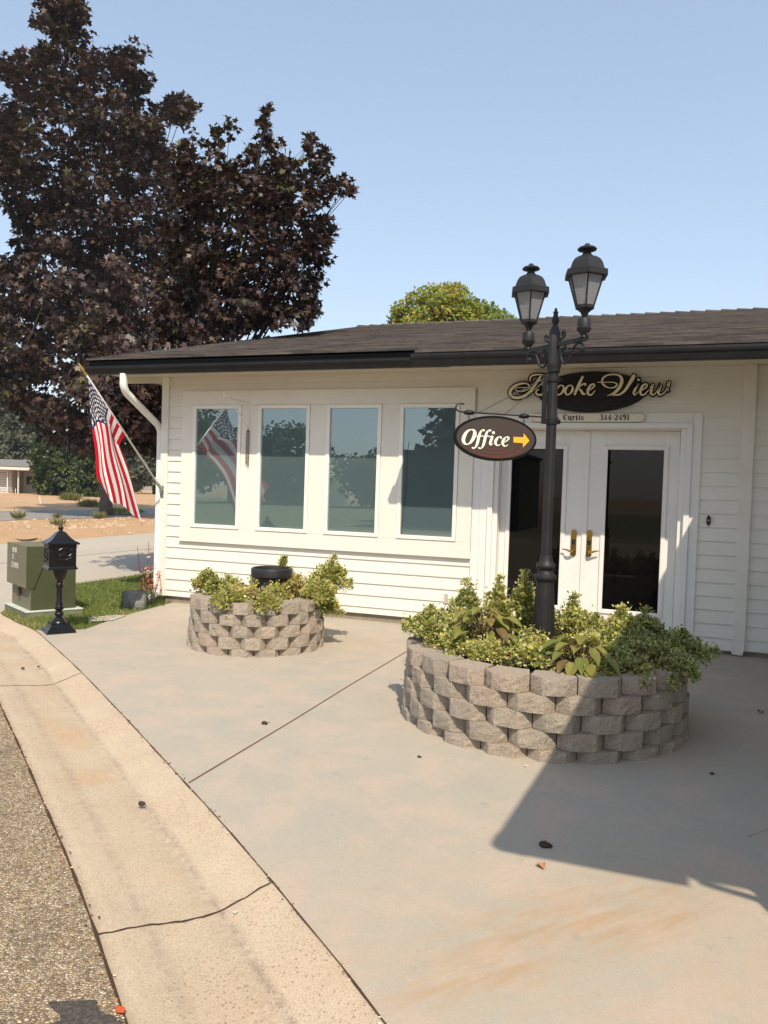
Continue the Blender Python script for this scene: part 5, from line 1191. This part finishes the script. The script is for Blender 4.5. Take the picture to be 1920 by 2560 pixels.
# hook with chain on the window panel
hk = thing('plant_hook', 'pale wall bracket with a rusty doubled chain between the first two windows', 'plant hook', (-4.827, 8.45, 2.42))
b = MB(); b.box(-4.834, -4.820, 8.449, 8.456, 2.24, 2.592); b.tube([(-4.827, 8.445, 2.582), (-4.886, 8.0, 2.604)], .0055, 6); b.tube([(-4.827, 8.445, 2.258), (-4.868, 8.10, 2.560), (-4.876, 8.06, 2.590)], .010, 6)
b.tube([(-4.886, 8.0, 2.604), (-4.890, 7.97, 2.612), (-4.892, 7.95, 2.632), (-4.892, 7.965, 2.650), (-4.89, 7.985, 2.645)], .009, 6); b.build('arm', 'white_paint', hk, bev=0)
b = MB()
for s, n in ((-1, 15), (1, 16)):
    z = 2.225
    for k in range(n):
        cx_ = -4.827+s*.014; p = [(cx_+(.010*cos(t) if k % 2 == 0 else .002*cos(t)), 8.43+(0 if k % 2 == 0 else .009*cos(t)), z-.015+.017*sin(t)) for t in np.linspace(0, 2*PI, 11)]
        b.tube(p, .0028, 5, caps=False); z -= .0265
b.lathe([(.001, 2.215), (.012, 2.222), (.010, 2.245), (.003, 2.252)], (-4.827, 8.43), 8); b.build('chain', simple('chain_rust', (.075, .045, .025), .5, .5, .5), hk, smooth=True)

# ================================================================== TREES
STAR = [(0, .025), (-.02, .34), (.20, .25), (.50, .56), (.56, .19), (1, 0)]; STAR = STAR+[(x, -y) for x, y in reversed(STAR[:-1])]
OVAL = [(0, 0), (.3, .34), (.68, .32), (1, 0), (.68, -.32), (.3, -.34)]
def leaves_at(P, D, Nn, size, prof, curl=.18):
    D = unit(D); S = unit(np.cross(D, Nn)); U = np.cross(S, D)
    return np.stack([P+size[:, None]*(D*a+S*b_+U*(curl*abs(b_)-.12*a*a)) for a, b_ in prof], 1)
def span(rows, y):
    ys = [r[0] for r in rows]; return float(np.interp(y, ys, [r[1] for r in rows])), float(np.interp(y, ys, [r[2] for r in rows]))
def clumps_px(rows, Z0, T, n, keep=None):
    ys = np.linspace(rows[0][0], rows[-1][0], 240); wid = np.array([max(1, span(rows, y)[1]-span(rows, y)[0]) for y in ys]); pr = wid/wid.sum(); out = []
    wmax = wid.max()
    while len(out) < n:
        y = rng.choice(ys, p=pr)+rng.uniform(-2, 2); a, c = span(rows, y); e = rng.uniform(-1, 1); hw = (c-a)/2
        th = T*math.sqrt(max(.02, 1-e*e))*min(1, .25+hw/wmax*1.3)
        p = at_depth((a+c)/2+e*hw, y, Z0+th*rng.uniform(-1, 1))
        if keep is None or keep(p): out.append(tuple(p))
    return np.array(out)
def cloud(cl, per, rad, size, prof, mats, wts, droop=.35, flat_=.55, curl=.18, axis=None):
    n = len(cl)*per; c = np.repeat(cl, per, 0); o = rng.normal(0, 1, (n, 3)); o /= np.maximum(1, np.linalg.norm(o, axis=1))[:, None]
    P = c+o*np.array((rad, rad, rad*flat_)); cen = cl.mean(0) if axis is None else np.array(axis)
    out = unit(P-cen+1e-6)
    D = unit(out*.6+rng.normal(0, .7, (n, 3))-np.array((0, 0, droop))); Nn = unit(np.array((0, 0, 1.))+out*.7+rng.normal(0, .45, (n, 3)))
    s = size*rng.uniform(.65, 1.2, n)
    wt = np.array(wts)/sum(wts); ci = rng.choice(len(wts), len(cl), p=wt); mi = np.where(rng.random(n) < .45, np.repeat(ci, per), rng.choice(len(wts), n, p=wt))
    return leaves_at(P, D, Nn, s, prof, curl), mi
def limbs(b, base, top, targets, r0_, r1_, n=6):
    base, top = np.array(base), np.array(top); pth = crom([tuple(base), tuple(base+(top-base)*.35+np.array((.03, .05, 0))), tuple(base+(top-base)*.7+np.array((-.06, 0, 0))), tuple(top)], 6)
    rad_ = list(np.linspace(r0_, r1_, len(pth))); rad_[0] *= 1.25; b.tube(pth, rad_, 12)
    for t in targets:
        f = rng.uniform(.30, .95); i = int(f*(len(pth)-1)); s = pth[i]; t = np.array(t); m = s*.45+t*.55+np.array((0, 0, .12*np.linalg.norm(t-s)))*(-.5+.3*rng.random())
        q_ = crom([tuple(s), tuple(m), tuple(t)], 5); r_ = rad_[i]*.5; b.tube(q_, list(np.linspace(r_*.7, r_*.10, len(q_))), 6)
# --- great maple standing at the street
ZA = 34.
rowsA = [(-25,150,185),(0,112,192),(40,100,205),(85,122,212),(112,155,195),(128,90,250),(160,25,335),(200,15,350),(240,20,345),(275,0,430),(300,-45,450),(350,-95,425),(400,-100,428),(450,-70,445),(500,5,450),(540,60,455),(580,72,465),(620,40,475),(660,-25,485),(740,-70,500),(800,-70,520),(870,-70,540),(950,-20,500),(1010,30,470),(1060,82,450),(1100,135,440),(1122,190,410)]
baseA = on_ground(265, 1289, -.1)
ta = thing('maple_tree', 'huge dark purple leaved maple with its grey trunk beside the far street', 'tree', tuple(baseA))
cA = clumps_px(rowsA, ZA, 4.6, 1050)
# wispy leaders at the skyline
for (x, y, n) in ((140,18,7),(190,30,5),(120,60,6),(300,165,5),(345,205,6),(330,140,4),(455,268,8),(440,285,6),(20,180,5),(6,300,4),(112,528,6),(60,560,4)):
    cA = np.concatenate((cA, [tuple(at_depth(x+rng.normal(0, 9), y+rng.normal(0, 9), ZA+rng.uniform(-1, 1))) for _ in range(n)]))
LA_, MA_ = cloud(cA, 38, .50, .275, STAR, PURPLE, (.36, .20, .14, .26, .035, .006), axis=at_depth(250, 620, ZA))
np_mesh('crown', LA_, 12, PURPLE, MA_, ta)
b = MB(); limbs(b, tuple(baseA), tuple(at_depth(255, 260, ZA)), [cA[i] for i in rng.choice(len(cA), 70, False)], .29, .06); b.tube([tuple(at_depth(150, 120, ZA)), tuple(at_depth(168, 200, ZA)), tuple(at_depth(200, 330, ZA))], [.04, .06, .09], 6); b.build('trunk', 'trunk', ta, smooth=True)
# --- younger maple growing behind the building corner
ZB_ = 13.4
okB = lambda p: not (p.x > -6.95 and 7.6 < p.y < 26 and p.z < rz(min(p.y, 16.9))+.22) and not (p.x > -6.4 and p.z < rz(p.y)+.2)
rowsB = [(398,440,600),(418,432,790),(445,424,835),(480,420,862),(520,420,832),(570,418,820),(620,416,815),(680,418,795),(740,418,784),(800,400,780),(860,360,772),(900,300,560),(960,260,470),(1030,290,440),(1090,330,430),(1130,360,420)]
baseB = Vector((-7.45, 11.25, -.02))
tb_ = thing('maple_tree', 'smaller purple maple rising behind the left end of the office roof', 'tree', tuple(baseB))
cB = clumps_px(rowsB, ZB_, 1.25, 600, okB)
ex = []
for (x, y, n, s) in ((668,278,5,6),(664,310,7,8),(672,350,9,14),(555,335,9,14),(540,370,8,14),(470,362,8,16),(455,385,6,12),(778,352,7,10),(790,385,8,12),(806,410,7,12),(852,462,7,12),(872,478,4,6),(825,455,7,14),(622,372,4,8),(640,385,4,8),(700,400,8,16),(815,560,5,10),(812,600,5,8),(782,775,4,6),(770,760,5,8),(735,410,6,12)):
    for _ in range(n): ex.append(tuple(at_depth(x+rng.normal(0, s), y+rng.normal(0, s), ZB_+rng.uniform(-.4, .4))))
cB2 = np.array(ex)
for x, y, n in ((300,985,34),(340,1030,30),(260,960,24),(390,1040,26),(380,950,26),(330,920,26),(395,1000,20)):
    cB = np.concatenate((cB, [tuple(at_depth(x+rng.normal(0, 34), y+rng.normal(0, 26), 12.4+rng.uniform(-1.2, 1.0))) for _ in range(n)]))
l1, m1 = cloud(cB, 28, .19, .116, STAR, PURPLE, (.36, .20, .16, .24, .035, .005), axis=at_depth(620, 650, ZB_)); l2, m2 = cloud(cB2, 9, .085, .115, STAR, PURPLE, (.30, .14, .34, .10, .10, .02), axis=at_depth(620, 650, ZB_))
np_mesh('crown', np.concatenate((l1, l2)), 12, PURPLE, np.concatenate((m1, m2)), tb_)
b = MB(); limbs(b, tuple(baseB), tuple(at_depth(560, 470, ZB_)), [c for c in cB[rng.choice(470, 26, False)]]+[c for c in cB2[::3]], .13, .025); b.build('trunk', 'trunk_dark', tb_, smooth=True)
# --- other trees
def rowtree(name, label, rows, Z, T, trunk_px, n, per, radpx, leafpx, mats, wts, group=None, tr=.16, bark='trunk', prof=OVAL, keep=None, zb=-.1):
    k = Z/1923; base = EYE+ray(trunk_px, 1240)*Z; base.z = zb; t = thing(name, label, 'tree', tuple(base), group)
    cl = clumps_px(rows, Z, T, n, keep); ym = (rows[0][0]+rows[-1][0])/2; xm = sum(span(rows, ym))/2
    lv, mi = cloud(cl, per, radpx*k, leafpx*k, prof, mats, wts, droop=.2, flat_=.7, axis=at_depth(xm, ym, Z)); np_mesh('crown', lv, len(prof), mats, mi, t)
    b = MB(); top = at_depth((xm+trunk_px)/2, rows[0][0]*.7+ym*.3, Z); limbs(b, tuple(base), tuple(top), [c for c in cl[rng.choice(len(cl), min(16, len(cl)), False)]], tr, tr*.25); b.build('trunk', bark, t, smooth=True); return t
keepR = lambda p: p.y > 17.5 or p.z > 6
rowtree('shade_tree', 'yellowing tree crown showing above the roof left of the lamp post', [(720,1092,1128),(734,1045,1160),(750,1012,1172),(772,996,1182),(800,988,1190),(840,985,1195),(900,1000,1190)], 30, 1.9, 1095, 260, 46, 22, 9.5, YGREENS, (.32, .30, .26, .12), 'trees showing above the roof')
rowtree('shade_tree', 'rounder green tree crown above the roof right behind the yellowing one', [(760,1178,1202),(774,1160,1236),(790,1165,1262),(812,1170,1280),(850,1180,1290),(900,1180,1285)], 32, 1.8, 1220, 190, 46, 20, 9, YGREENS, (.52, .24, .03, .21), 'trees showing above the roof')
rowtree('tall_tree', 'tall yellow green tree at the far left edge beyond the white house', [(850,-70,12),(880,-70,26),(920,-70,16),(960,-70,6),(1010,-70,10),(1060,-70,0)], 96, 4, -30, 170, 44, 14, 8.5, YGREENS, (.25, .40, .20, .15), 'trees beyond the dirt lot')
rowtree('broad_tree', 'hazy grey green tree standing behind the white house roof', [(975,20,60),(1000,-30,88),(1050,-60,110),(1100,-60,120),(1140,-60,122),(1175,-50,118)], 92, 4, 30, 300, 46, 15, 8.5, DUSTY, (.30, .36, .18, .16), 'trees beyond the dirt lot')
rowtree('bushy_tree', 'dense dark green bushy tree right of the white house carport', [(1092,110,190),(1106,92,232),(1130,86,262),(1165,84,280),(1200,92,282),(1225,98,275),(1238,104,268)], 76, 3, 175, 380, 46, 13, 8, GREENS, (.40, .26, .28, .06), 'trees beyond the dirt lot', .2, zb=-.06)
rowtree('open_tree', 'small open green tree with thin trunk just left of the building corner', [(1120,290,400),(1145,280,425),(1172,290,430),(1192,305,425),(1206,325,405)], 105, 3, 387, 230, 46, 13, 7.5, DUSTY, (.34, .2, .36, .1), 'trees beyond the dirt lot', .32, 'trunk_dark', zb=-.06)
rowtree('far_tree', 'pale distant tree low beyond the fence', [(1150,235,330),(1175,225,345),(1200,225,350),(1222,235,345)], 120, 3, 290, 170, 44, 13, 7.5, DUSTY, (.2, .5, .15, .15), 'trees beyond the dirt lot', .2)

# ================================================================== FAR GROUND OBJECTS
f0 = Vector((-sin(yaw), cos(yaw), 0))
hp = lambda px, Z, z: r0*((px-960)/1923*Z)+f0*Z+Vector((0, 0, z))
hs = thing('far_house', 'low white sided house with flat grey roof and carport beyond the dirt lot', 'house', tuple(hp(40, 80, -.06)))
def hbox(b, px0, px1, Z0, Z1, z0, z1, mi=0):
    a, c = (px0-960)/1923*80, (px1-960)/1923*80; b.obox(r0*(a+c)/2+f0*(Z0+Z1)/2+zu*(z0+z1)/2, r0*(c-a)/2, f0*(Z1-Z0)/2, zu*(z1-z0)/2, mi)
b = MB(); hbox(b, -120, 27, 80, 88, -.1, 2.3); hbox(b, 27.2, 64, 82.6, 88, -.1, 2.3); b.build('wall', simple('far_siding_lapped', (.62, .60, .56), .7, .3), hs)
b = MB()
for k in range(9): hbox(b, -120, 27.1, 79.96, 79.99, .12+k*.24, .15+k*.24)
b.build('siding_lines', 'far_dark', hs)
b = MB(); hbox(b, 64.2, 92, 86, 88, -.1, 2.25); hbox(b, 90, 92, 80, 86, -.1, 2.25); b.build('carport_wall', 'far_dark', hs)
b = MB(); hbox(b, 36, 50, 82.5, 82.58, .9, 1.75); b.build('window', 'far_dark', hs)
b = MB()
for px in (52.5, 26): hbox(b, px-1.3, px+1.3, 79.2, 79.4, -.1, 2.3)
b.build('porch_post', 'far_white', hs)
b = MB(); hbox(b, -125, 93, 78.6, 78.75, 2.30, 2.36, 1); hbox(b, -125, 93, 78.58, 88, 2.37, 2.72, 0); b.build('fascia', ['far_white', 'far_maroon'], hs)
b = MB(); P = [hp(-125, 78.5, 2.73), hp(94, 78.5, 2.73), hp(94, 84, 3.55), hp(-125, 84, 3.55), hp(-125, 89, 2.73), hp(94, 89, 2.73)]; b.add(P, [(0, 1, 2, 3), (3, 2, 5, 4), (1, 5, 2), (0, 3, 4)]); b.build('roof', 'roof_far', hs)
fc = thing('board_fence', 'weathered grey board fence far off beside the building corner', 'fence', tuple(hp(350, 150, -.1)))
b = MB()
for k in range(26):
    px = 322+k*2.6; a = (px-960)/1923*150; b.obox(r0*a+f0*150+zu*(.85+.04*sin(k*2.2)), r0*.088, f0*.02, zu*.95)
b.build('boards', 'fence_grey', fc); b = MB(); b.obox(hp(355, 150.06, 1.3), r0*2.7, f0*.03, zu*.05); b.obox(hp(355, 150.06, .4), r0*2.7, f0*.03, zu*.05); b.build('rails', 'fence_grey', fc)
def ped(px, py, h, w_, label):
    p = on_ground(px, py, -.06); t = MB(); t.loft([[p+Vector((sx*w_, sy*w_, z)) for sx, sy in ((-1,-1),(1,-1),(1,1),(-1,1))] for z in (-.05, h)]); t.lathe([(w_*1.1, p.z+h), (w_*1.2, p.z+h+.03), (w_*.6, p.z+h+.09), (.01, p.z+h+.1)], (p.x, p.y), 10)
    tag(t.build('utility_pedestal', 'ped_beige'), label, 'utility pedestal', 'utility pedestals on the lot')
ped(189, 1236, .66, .13, 'taller pale utility pedestal in front of the bushy tree'); ped(171, 1235, .42, .16, 'shorter squat utility pedestal left of the taller one')
def stake(px, py, h, lean, label, tape=None, m='stake'):
    p = on_ground(px, py, -.06); t = MB(); q_ = p+Vector((lean, 0, h)); t.tube([p-zu*.1, q_], [.035, .032], 4)
    if tape: t.tube([p+(q_-p)*.12, p+(q_-p)*.42], .05, 4, 1)
    tag(t.build('survey_stake', [m, 'orange']), label, 'survey stake', 'survey stakes on the dirt lot')
stake(101.5, 1259, .50, -.10, 'bare white survey stake leaning in the middle of the lot'); stake(39, 1242, .70, -.04, 'survey stake with orange foot near the white house', True)
stake(245, 1243, 1.05, .16, 'thin yellow marker pole leaning behind the maple trunk', None, simple('yellow_marker', (.50, .38, .10), .6))
def tuft(name, label, px, py, w_, h, n, mats, cat='bush', group=None, zb=-.05):
    p = on_ground(px, py, zb); P = np.array(p)+rng.normal(0, 1, (n, 3))*np.array((w_*.16, w_*.16, 0))
    D = unit(rng.normal(0, .75, (n, 3))*(1, 1, 0)+np.array((0, 0, .85))); s = rng.uniform(.5, 1.1, n)*h*1.15
    Q_ = leaves_at(P, D, unit(rng.normal(0, 1, (n, 3))), s, [(0, .02), (.5, .05), (1, 0), (.5, -.05)], 0); o = np_mesh(name, Q_, 4, mats, rng.integers(0, len(mats), n)); return tag(o, label, cat, group)
tuft('desert_bush', 'rounded grey green weed bush beyond the street', 176, 1251, 1.7, .62, 900, SAGE, group='weed bushes on the dirt lot')
tuft('desert_bush', 'sage weed bush just beyond the far kerb left of the trunk', 224, 1268, 1.3, .50, 800, SAGE, group='weed bushes on the dirt lot')
for px, py, w_, h, lb in ((45, 1297, .45, .36, 'spindly weed at the near street edge left'), (143, 1295, .35, .25, 'small dry weed on the near verge above the mailbox'), (247, 1297, .5, .36, 'dry twiggy weed at the foot of the maple'), (147, 1314, .5, .30, 'dead brown weed stalks behind the mailbox top')):
    tuft('lot_weed', lb, px, py, w_, h, 130, SAGE, 'weed', 'weeds on the dirt lot', -.04)
p = on_ground(304, 1284, -.05); n = 900; P = np.array(p)+rng.normal(0, 1, (n, 3))*np.array((.42, .42, .05)); P[:, 2] = np.abs(P[:, 2]+.05)+.02
Q_ = leaves_at(P, unit(rng.normal(0, 1, (n, 3))*(1, 1, .3)+np.array((0, 0, .5))), unit(np.array((0, 0, 1.))+rng.normal(0, .4, (n, 3))), rng.uniform(.10, .2, n), OVAL)
tag(np_mesh('groundcover_clump', Q_, 6, YGREENS, rng.choice(4, n, p=(.5, .3, .05, .15))), 'bright green leafy clump right of the maple trunk base', 'plant')
hose = MB(); hp_ = [on_ground(x*.2652, 1300+y*.2652, -.035) for x, y in ((-60, 196), (0, 190), (110, 183), (220, 190), (330, 180), (450, 157), (560, 150))]
hose.tube([Vector(v) for v in crom([tuple(v) for v in hp_], 8)], .022, 6); tag(hose.build('black_hose', 'rubber', smooth=True), 'black irrigation hose lying across the dirt behind the cabinet', 'hose')
st = MB(); rs = random.Random(12)
for k in range(420):
    x, y = rs.uniform(-22.8, -15.2), rs.uniform(13.5, 32); s = rs.uniform(.02, .065)*(1.9 if rs.random() < .08 else 1)
    if rs.random() < .30: c = on_ground(rs.gauss(285, 60), rs.gauss(1317, 7), -.04); x, y = c.x, c.y
    a0 = rs.uniform(0, 6); st.loft([[(x+s*k_*cos(a0+t*PI/3)*(1+.3*sin(t*2.3+a0)), y+s*k_*sin(a0+t*PI/3)*.8, -.05+z*s) for t in range(6)] for k_, z in ((1, 0), (1.05, .5), (.6, 1.1))])
o = st.build('scattered_stones', simple('pale_stone', (.50, .38, .27), .9, .2, var=(3, (.40, .28, .18), .4, .7))); o['kind'] = 'stuff'; o['label'] = 'pale stones scattered over the dirt bank'

b = MB(); b.box(-950, 950, -950, 950, -1.4, 27)
m, nt, pb = newmat('smoky_air'); nt.nodes.remove(pb); pv = N(nt, 'ShaderNodeVolumePrincipled'); pv.inputs['Color'].default_value = (.86, .90, .95, 1); pv.inputs['Density'].default_value = .0004; pv.inputs['Anisotropy'].default_value = .2
L(nt, pv.outputs[0], nt.nodes['Material Output'].inputs['Volume'])
hz_ = b.build('haze', m); hz_['kind'] = 'stuff'; hz_['label'] = 'thin summer smoke softening the distant trees'
# lawn grass, drying out toward the concrete
def inpoly(x, y, poly):
    c = False; j = len(poly)-1
    for i in range(len(poly)):
        xi, yi = poly[i]; xj, yj = poly[j]
        if (yi > y) != (yj > y) and x < (xj-xi)*(y-yi)/(yj-yi)+xi: c = not c
        j = i
    return c
gp = []
edge_pts = np.array(lawn_poly[:-6]+[(-5.58, 6.49), (-5.7, 6.97), (-5.8, 7.54)])
while len(gp) < 30000:
    x, y = rng.uniform(-8.25, -5.55), 6.2+rng.random()**1.25*7.5
    if inpoly(x, y, lawn_poly): gp.append((x, y, -.012))
gp = np.array(gp); n = len(gp); dm = np.min(np.hypot(gp[:, None, 0]-edge_pts[None, ::3, 0], gp[:, None, 1]-edge_pts[None, ::3, 1]), 1)
dry = np.clip(1-dm/.34, 0, 1)+.10*np.sin(gp[:, 0]*7)*np.sin(gp[:, 1]*6)
D = unit(rng.normal(0, .55, (n, 3))*(1, 1, .2)+np.array((0, 0, .8))); s = rng.uniform(.028, .062, n)*(1-.4*np.clip(dry, 0, 1))
Q_ = leaves_at(gp, D, unit(rng.normal(0, 1, (n, 3))), s, [(0, .07), (.6, .06), (1, 0), (0, -.07)], 0)
r_ = rng.random(n); mi = np.where(r_ < dry*.85, 2, np.where(rng.random(n) < .45, 1, np.where(rng.random(n) < .3, 3, 0)))
o = np_mesh('lawn_grass', Q_, 4, GRASS, mi); o['kind'] = 'stuff'; o['label'] = 'short green grass browning along the concrete edges'
b = MB(); b.add([(-5.83, 6.84, .012), (-5.66, 7.02, .012), (-5.74, 7.36, .012), (-5.86, 7.34, .012), (-6.02, 7.05, .012)], [(0, 1, 2, 3, 4)]); struct(b.build('path', 'drive'))['label'] = 'small pale concrete corner set in the grass by the patio'

# ================================================================== LITTER ON THE CONCRETE
def litter(px, py, kind, size, label, m, z=.006):
    p = on_ground(px, py, z); b = MB(); a0 = px*.7
    if kind == 'lump':
        b.loft([[(p.x+size*k_*cos(a0+t*PI/4)*(1.4+.3*sin(t*1.9+a0)), p.y+size*k_*sin(a0+t*PI/4)*(.8+.2*cos(t*2.7)), z+zz*size) for t in range(8)] for k_, zz in ((.8, 0), (1, .35), (.75, .8), (.25, 1.0))])
        b.tube([(p.x-size*1.2*cos(a0), p.y-size*1.2*sin(a0), z+size*.4), (p.x-size*2.4*cos(a0+.2), p.y-size*2.4*sin(a0+.2), z+size*.2)], size*.09, 5); nm = 'curled_leaf'
    else:
        V_ = []; row = [(0, 0), (.25, .3), (.6, .34), (1, 0), (.6, -.3), (.25, -.26)]
        for u, v in row: V_.append((p.x+size*(u*cos(a0)-v*sin(a0)), p.y+size*(u*sin(a0)+v*cos(a0)), z+size*(.10+.5*abs(v)+.12*sin(u*4+a0))))
        b.add(V_, [(0, 1, 2, 3, 4, 5)]); nm = 'fallen_leaf'
    tag(b.build(nm, m, smooth=kind == 'lump'), label, 'leaf', 'leaf litter on the concrete')
litter(661, 1810, 'lump', .019, 'curled dark leaf on the patio just above the joint', 'debris_dark')
litter(354, 2012, 'lump', .017, 'curled brown leaf lying in the gutter', 'debris_dark', -.045)
litter(1362, 2116, 'lump', .022, 'curled dark leaf inside the big roof shadow', 'debris_dark')
litter(1345, 2160, 'leaf', .055, 'flat orange brown leaf just outside the shadow edge', 'leaf_dry')
litter(1048, 1893, 'lump', .010, 'tiny dark crumb left of the larger planter foot', 'debris_dark')
litter(586, 2288, 'leaf', .030, 'pale chip lying in the gutter below the joint', 'leaf_pale', -.05)
litter(309, 2538, 'leaf', .045, 'red orange leaf at the asphalt edge by the tar patch', 'leaf_red', -.022)
litter(57, 1672, 'lump', .014, 'dark crumb in the far gutter, left of a pair', 'debris_dark', -.05)
litter(96, 1668, 'lump', .011, 'smaller dark crumb in the far gutter, right of a pair', 'debris_dark', -.05)
litter(1780, 1935, 'lump', .010, 'small dark crumb in the shade right of the larger planter', 'debris_dark')
litter(1895, 1783, 'leaf', .06, 'dark dry leaf in the shade by the right corner board', 'debris_dark')
litter(1390, 1900, 'leaf', .02, 'tiny leaf scrap at the shaded planter foot', 'leaf_pale')
litter(1310, 1915, 'leaf', .022, 'yellow green leaf scrap at the sunny planter foot', 'leaf_pale')

b = MB(); rg = random.Random(21)
for k in range(420):
    i = rg.randrange(curb_at(-4.2, 4.1), curb_at(.2, 1.4)); q_ = rg.random(); off = 1+rg.gauss(.012, .022) if rg.random() < .62 else rg.gauss(.0, .012)
    p = Bc[i]*(1-q_)+Bc[i+1]*q_+nrm[i]*CW*off; z = (-.022 if off > .5 else .006); s_ = rg.uniform(.002, .0052)*(1.6 if rg.random() < .08 else 1); a0 = rg.uniform(0, 6)
    mi_ = rg.choices((0, 1, 2, 3), (.30, .12, .16, .42))[0]
    b.add([(p[0]+s_*r_*cos(a0+t), p[1]+s_*r_*sin(a0+t), z+h_) for t, r_, h_ in ((0, 1.5, 0), (1.7, .8, 0), (3.1, 1.3, .002), (4.6, .8, 0), (.8, .3, s_*.7))], [(0, 1, 4), (1, 2, 4), (2, 3, 4), (3, 0, 4)], mi_)
o = b.build('seam_grit', ['leaf_dry', 'leaf_red', 'leaf_pale', 'debris_dark']); o['kind'] = 'stuff'; o['label'] = 'orange leaf crumbs and grit gathered along the gutter seams'

# ================================================================== ACROSS THE STREET (behind the camera, mirrored in the windows)
gh = thing('dark_garage', 'dark brown garage across the road, mirrored in the fourth window', 'garage', (-9.4, -15.5, 0))
b = MB(); b.box(-10.85, -5.6, -21, -15.5, -.2, 3.25); b.build('wall', simple('garage_brown', (.05, .045, .04), .8), gh)
b = MB(); b.box(-10.95, -5.5, -21.1, -15.4, 3.251, 3.36); b.build('roof', 'far_dark', gh)
mh = thing('gabled_house', 'pale gabled house across the road, mirrored in the second window', 'house', (-33, -46, 0))
b = MB(); b.box(-38, -28.5, -52, -46, -.2, 2.4); b.prism([(-38, -46, 2.4), (-28.5, -46, 2.4), (-33.2, -46, 3.7)], 'y', (0, -6, 0)); b.build('wall', simple('house_grey', (.26, .28, .27), .8), mh)
b = MB(); b.tube([(-38.5, -45.9, 2.2), (-33.2, -45.9, 3.8), (-28, -45.9, 2.2)], .10, 4); b.build('bargeboard', 'far_white', mh)
for wx in (-35.3, -31):
    b = MB(); b.box(wx-.9, wx+.9, -45.98, -45.9, .5, 2.0); wf = b.build('window', 'far_white', mh); b = MB(); b.box(wx-.75, wx+.75, -45.9, -45.85, .65, 1.85); o = b.build('pane', 'far_dark', mh); o.parent = wf
vg = MB(); vg.box(-60, 30, -60, -11, -.3, -.02); struct(vg.build('verge', simple('dry_verge', (.17, .19, .10), .95, .1, var=(1.5, (.26, .24, .14), .4, .7))))['label'] = 'dry grass verge across the road'
def bgtree(label, x, y, h, w_, mats, wts, n=70):
    t = thing('roadside_tree', label, 'tree', (x, y, 0), 'trees across the road'); cl = []
    while len(cl) < n:
        p = rng.uniform(-1, 1, 3)
        if np.linalg.norm(p) < 1: cl.append((x+p[0]*w_/2, y+p[1]*w_/2, h*.58+p[2]*h*.44))
    cl = np.array(cl); lv, mi = cloud(cl, 44, w_*.15, .46, OVAL, mats, wts); np_mesh('crown', lv, 6, mats, mi, t); b = MB(); b.tube([(x, y, -.1), (x+.1, y, h*.5)], [.2, .1], 8); b.build('trunk', 'trunk_dark', t)
bgtree('small purple tree behind the dark garage roof', -10.4, -23.6, 6.2, 3.8, PURPLE, (.3, .2, .2, .2, .1, 0), 60)
bgtree('tall green tree across the road left of the gabled house', -37, -38, 8.0, 7, GREENS, (.3, .2, .4, .1), 110)
bgtree('broad dark tree across the road behind the gabled house', -32, -46, 7.0, 8, GREENS, (.3, .2, .4, .1), 120)
bgtree('low green tree across the road right of the gabled house', -23.0, -46, 4.7, 7, DUSTY, (.3, .2, .4, .1), 100)
bgtree('dark low tree across the road beyond the garage', -16.5, -48, 4.2, 7, GREENS, (.3, .2, .4, .1), 100)
bgtree('tall tree far along the road, mirrored in the first window', -48, -42, 5.6, 8, DUSTY, (.3, .2, .4, .1), 110)
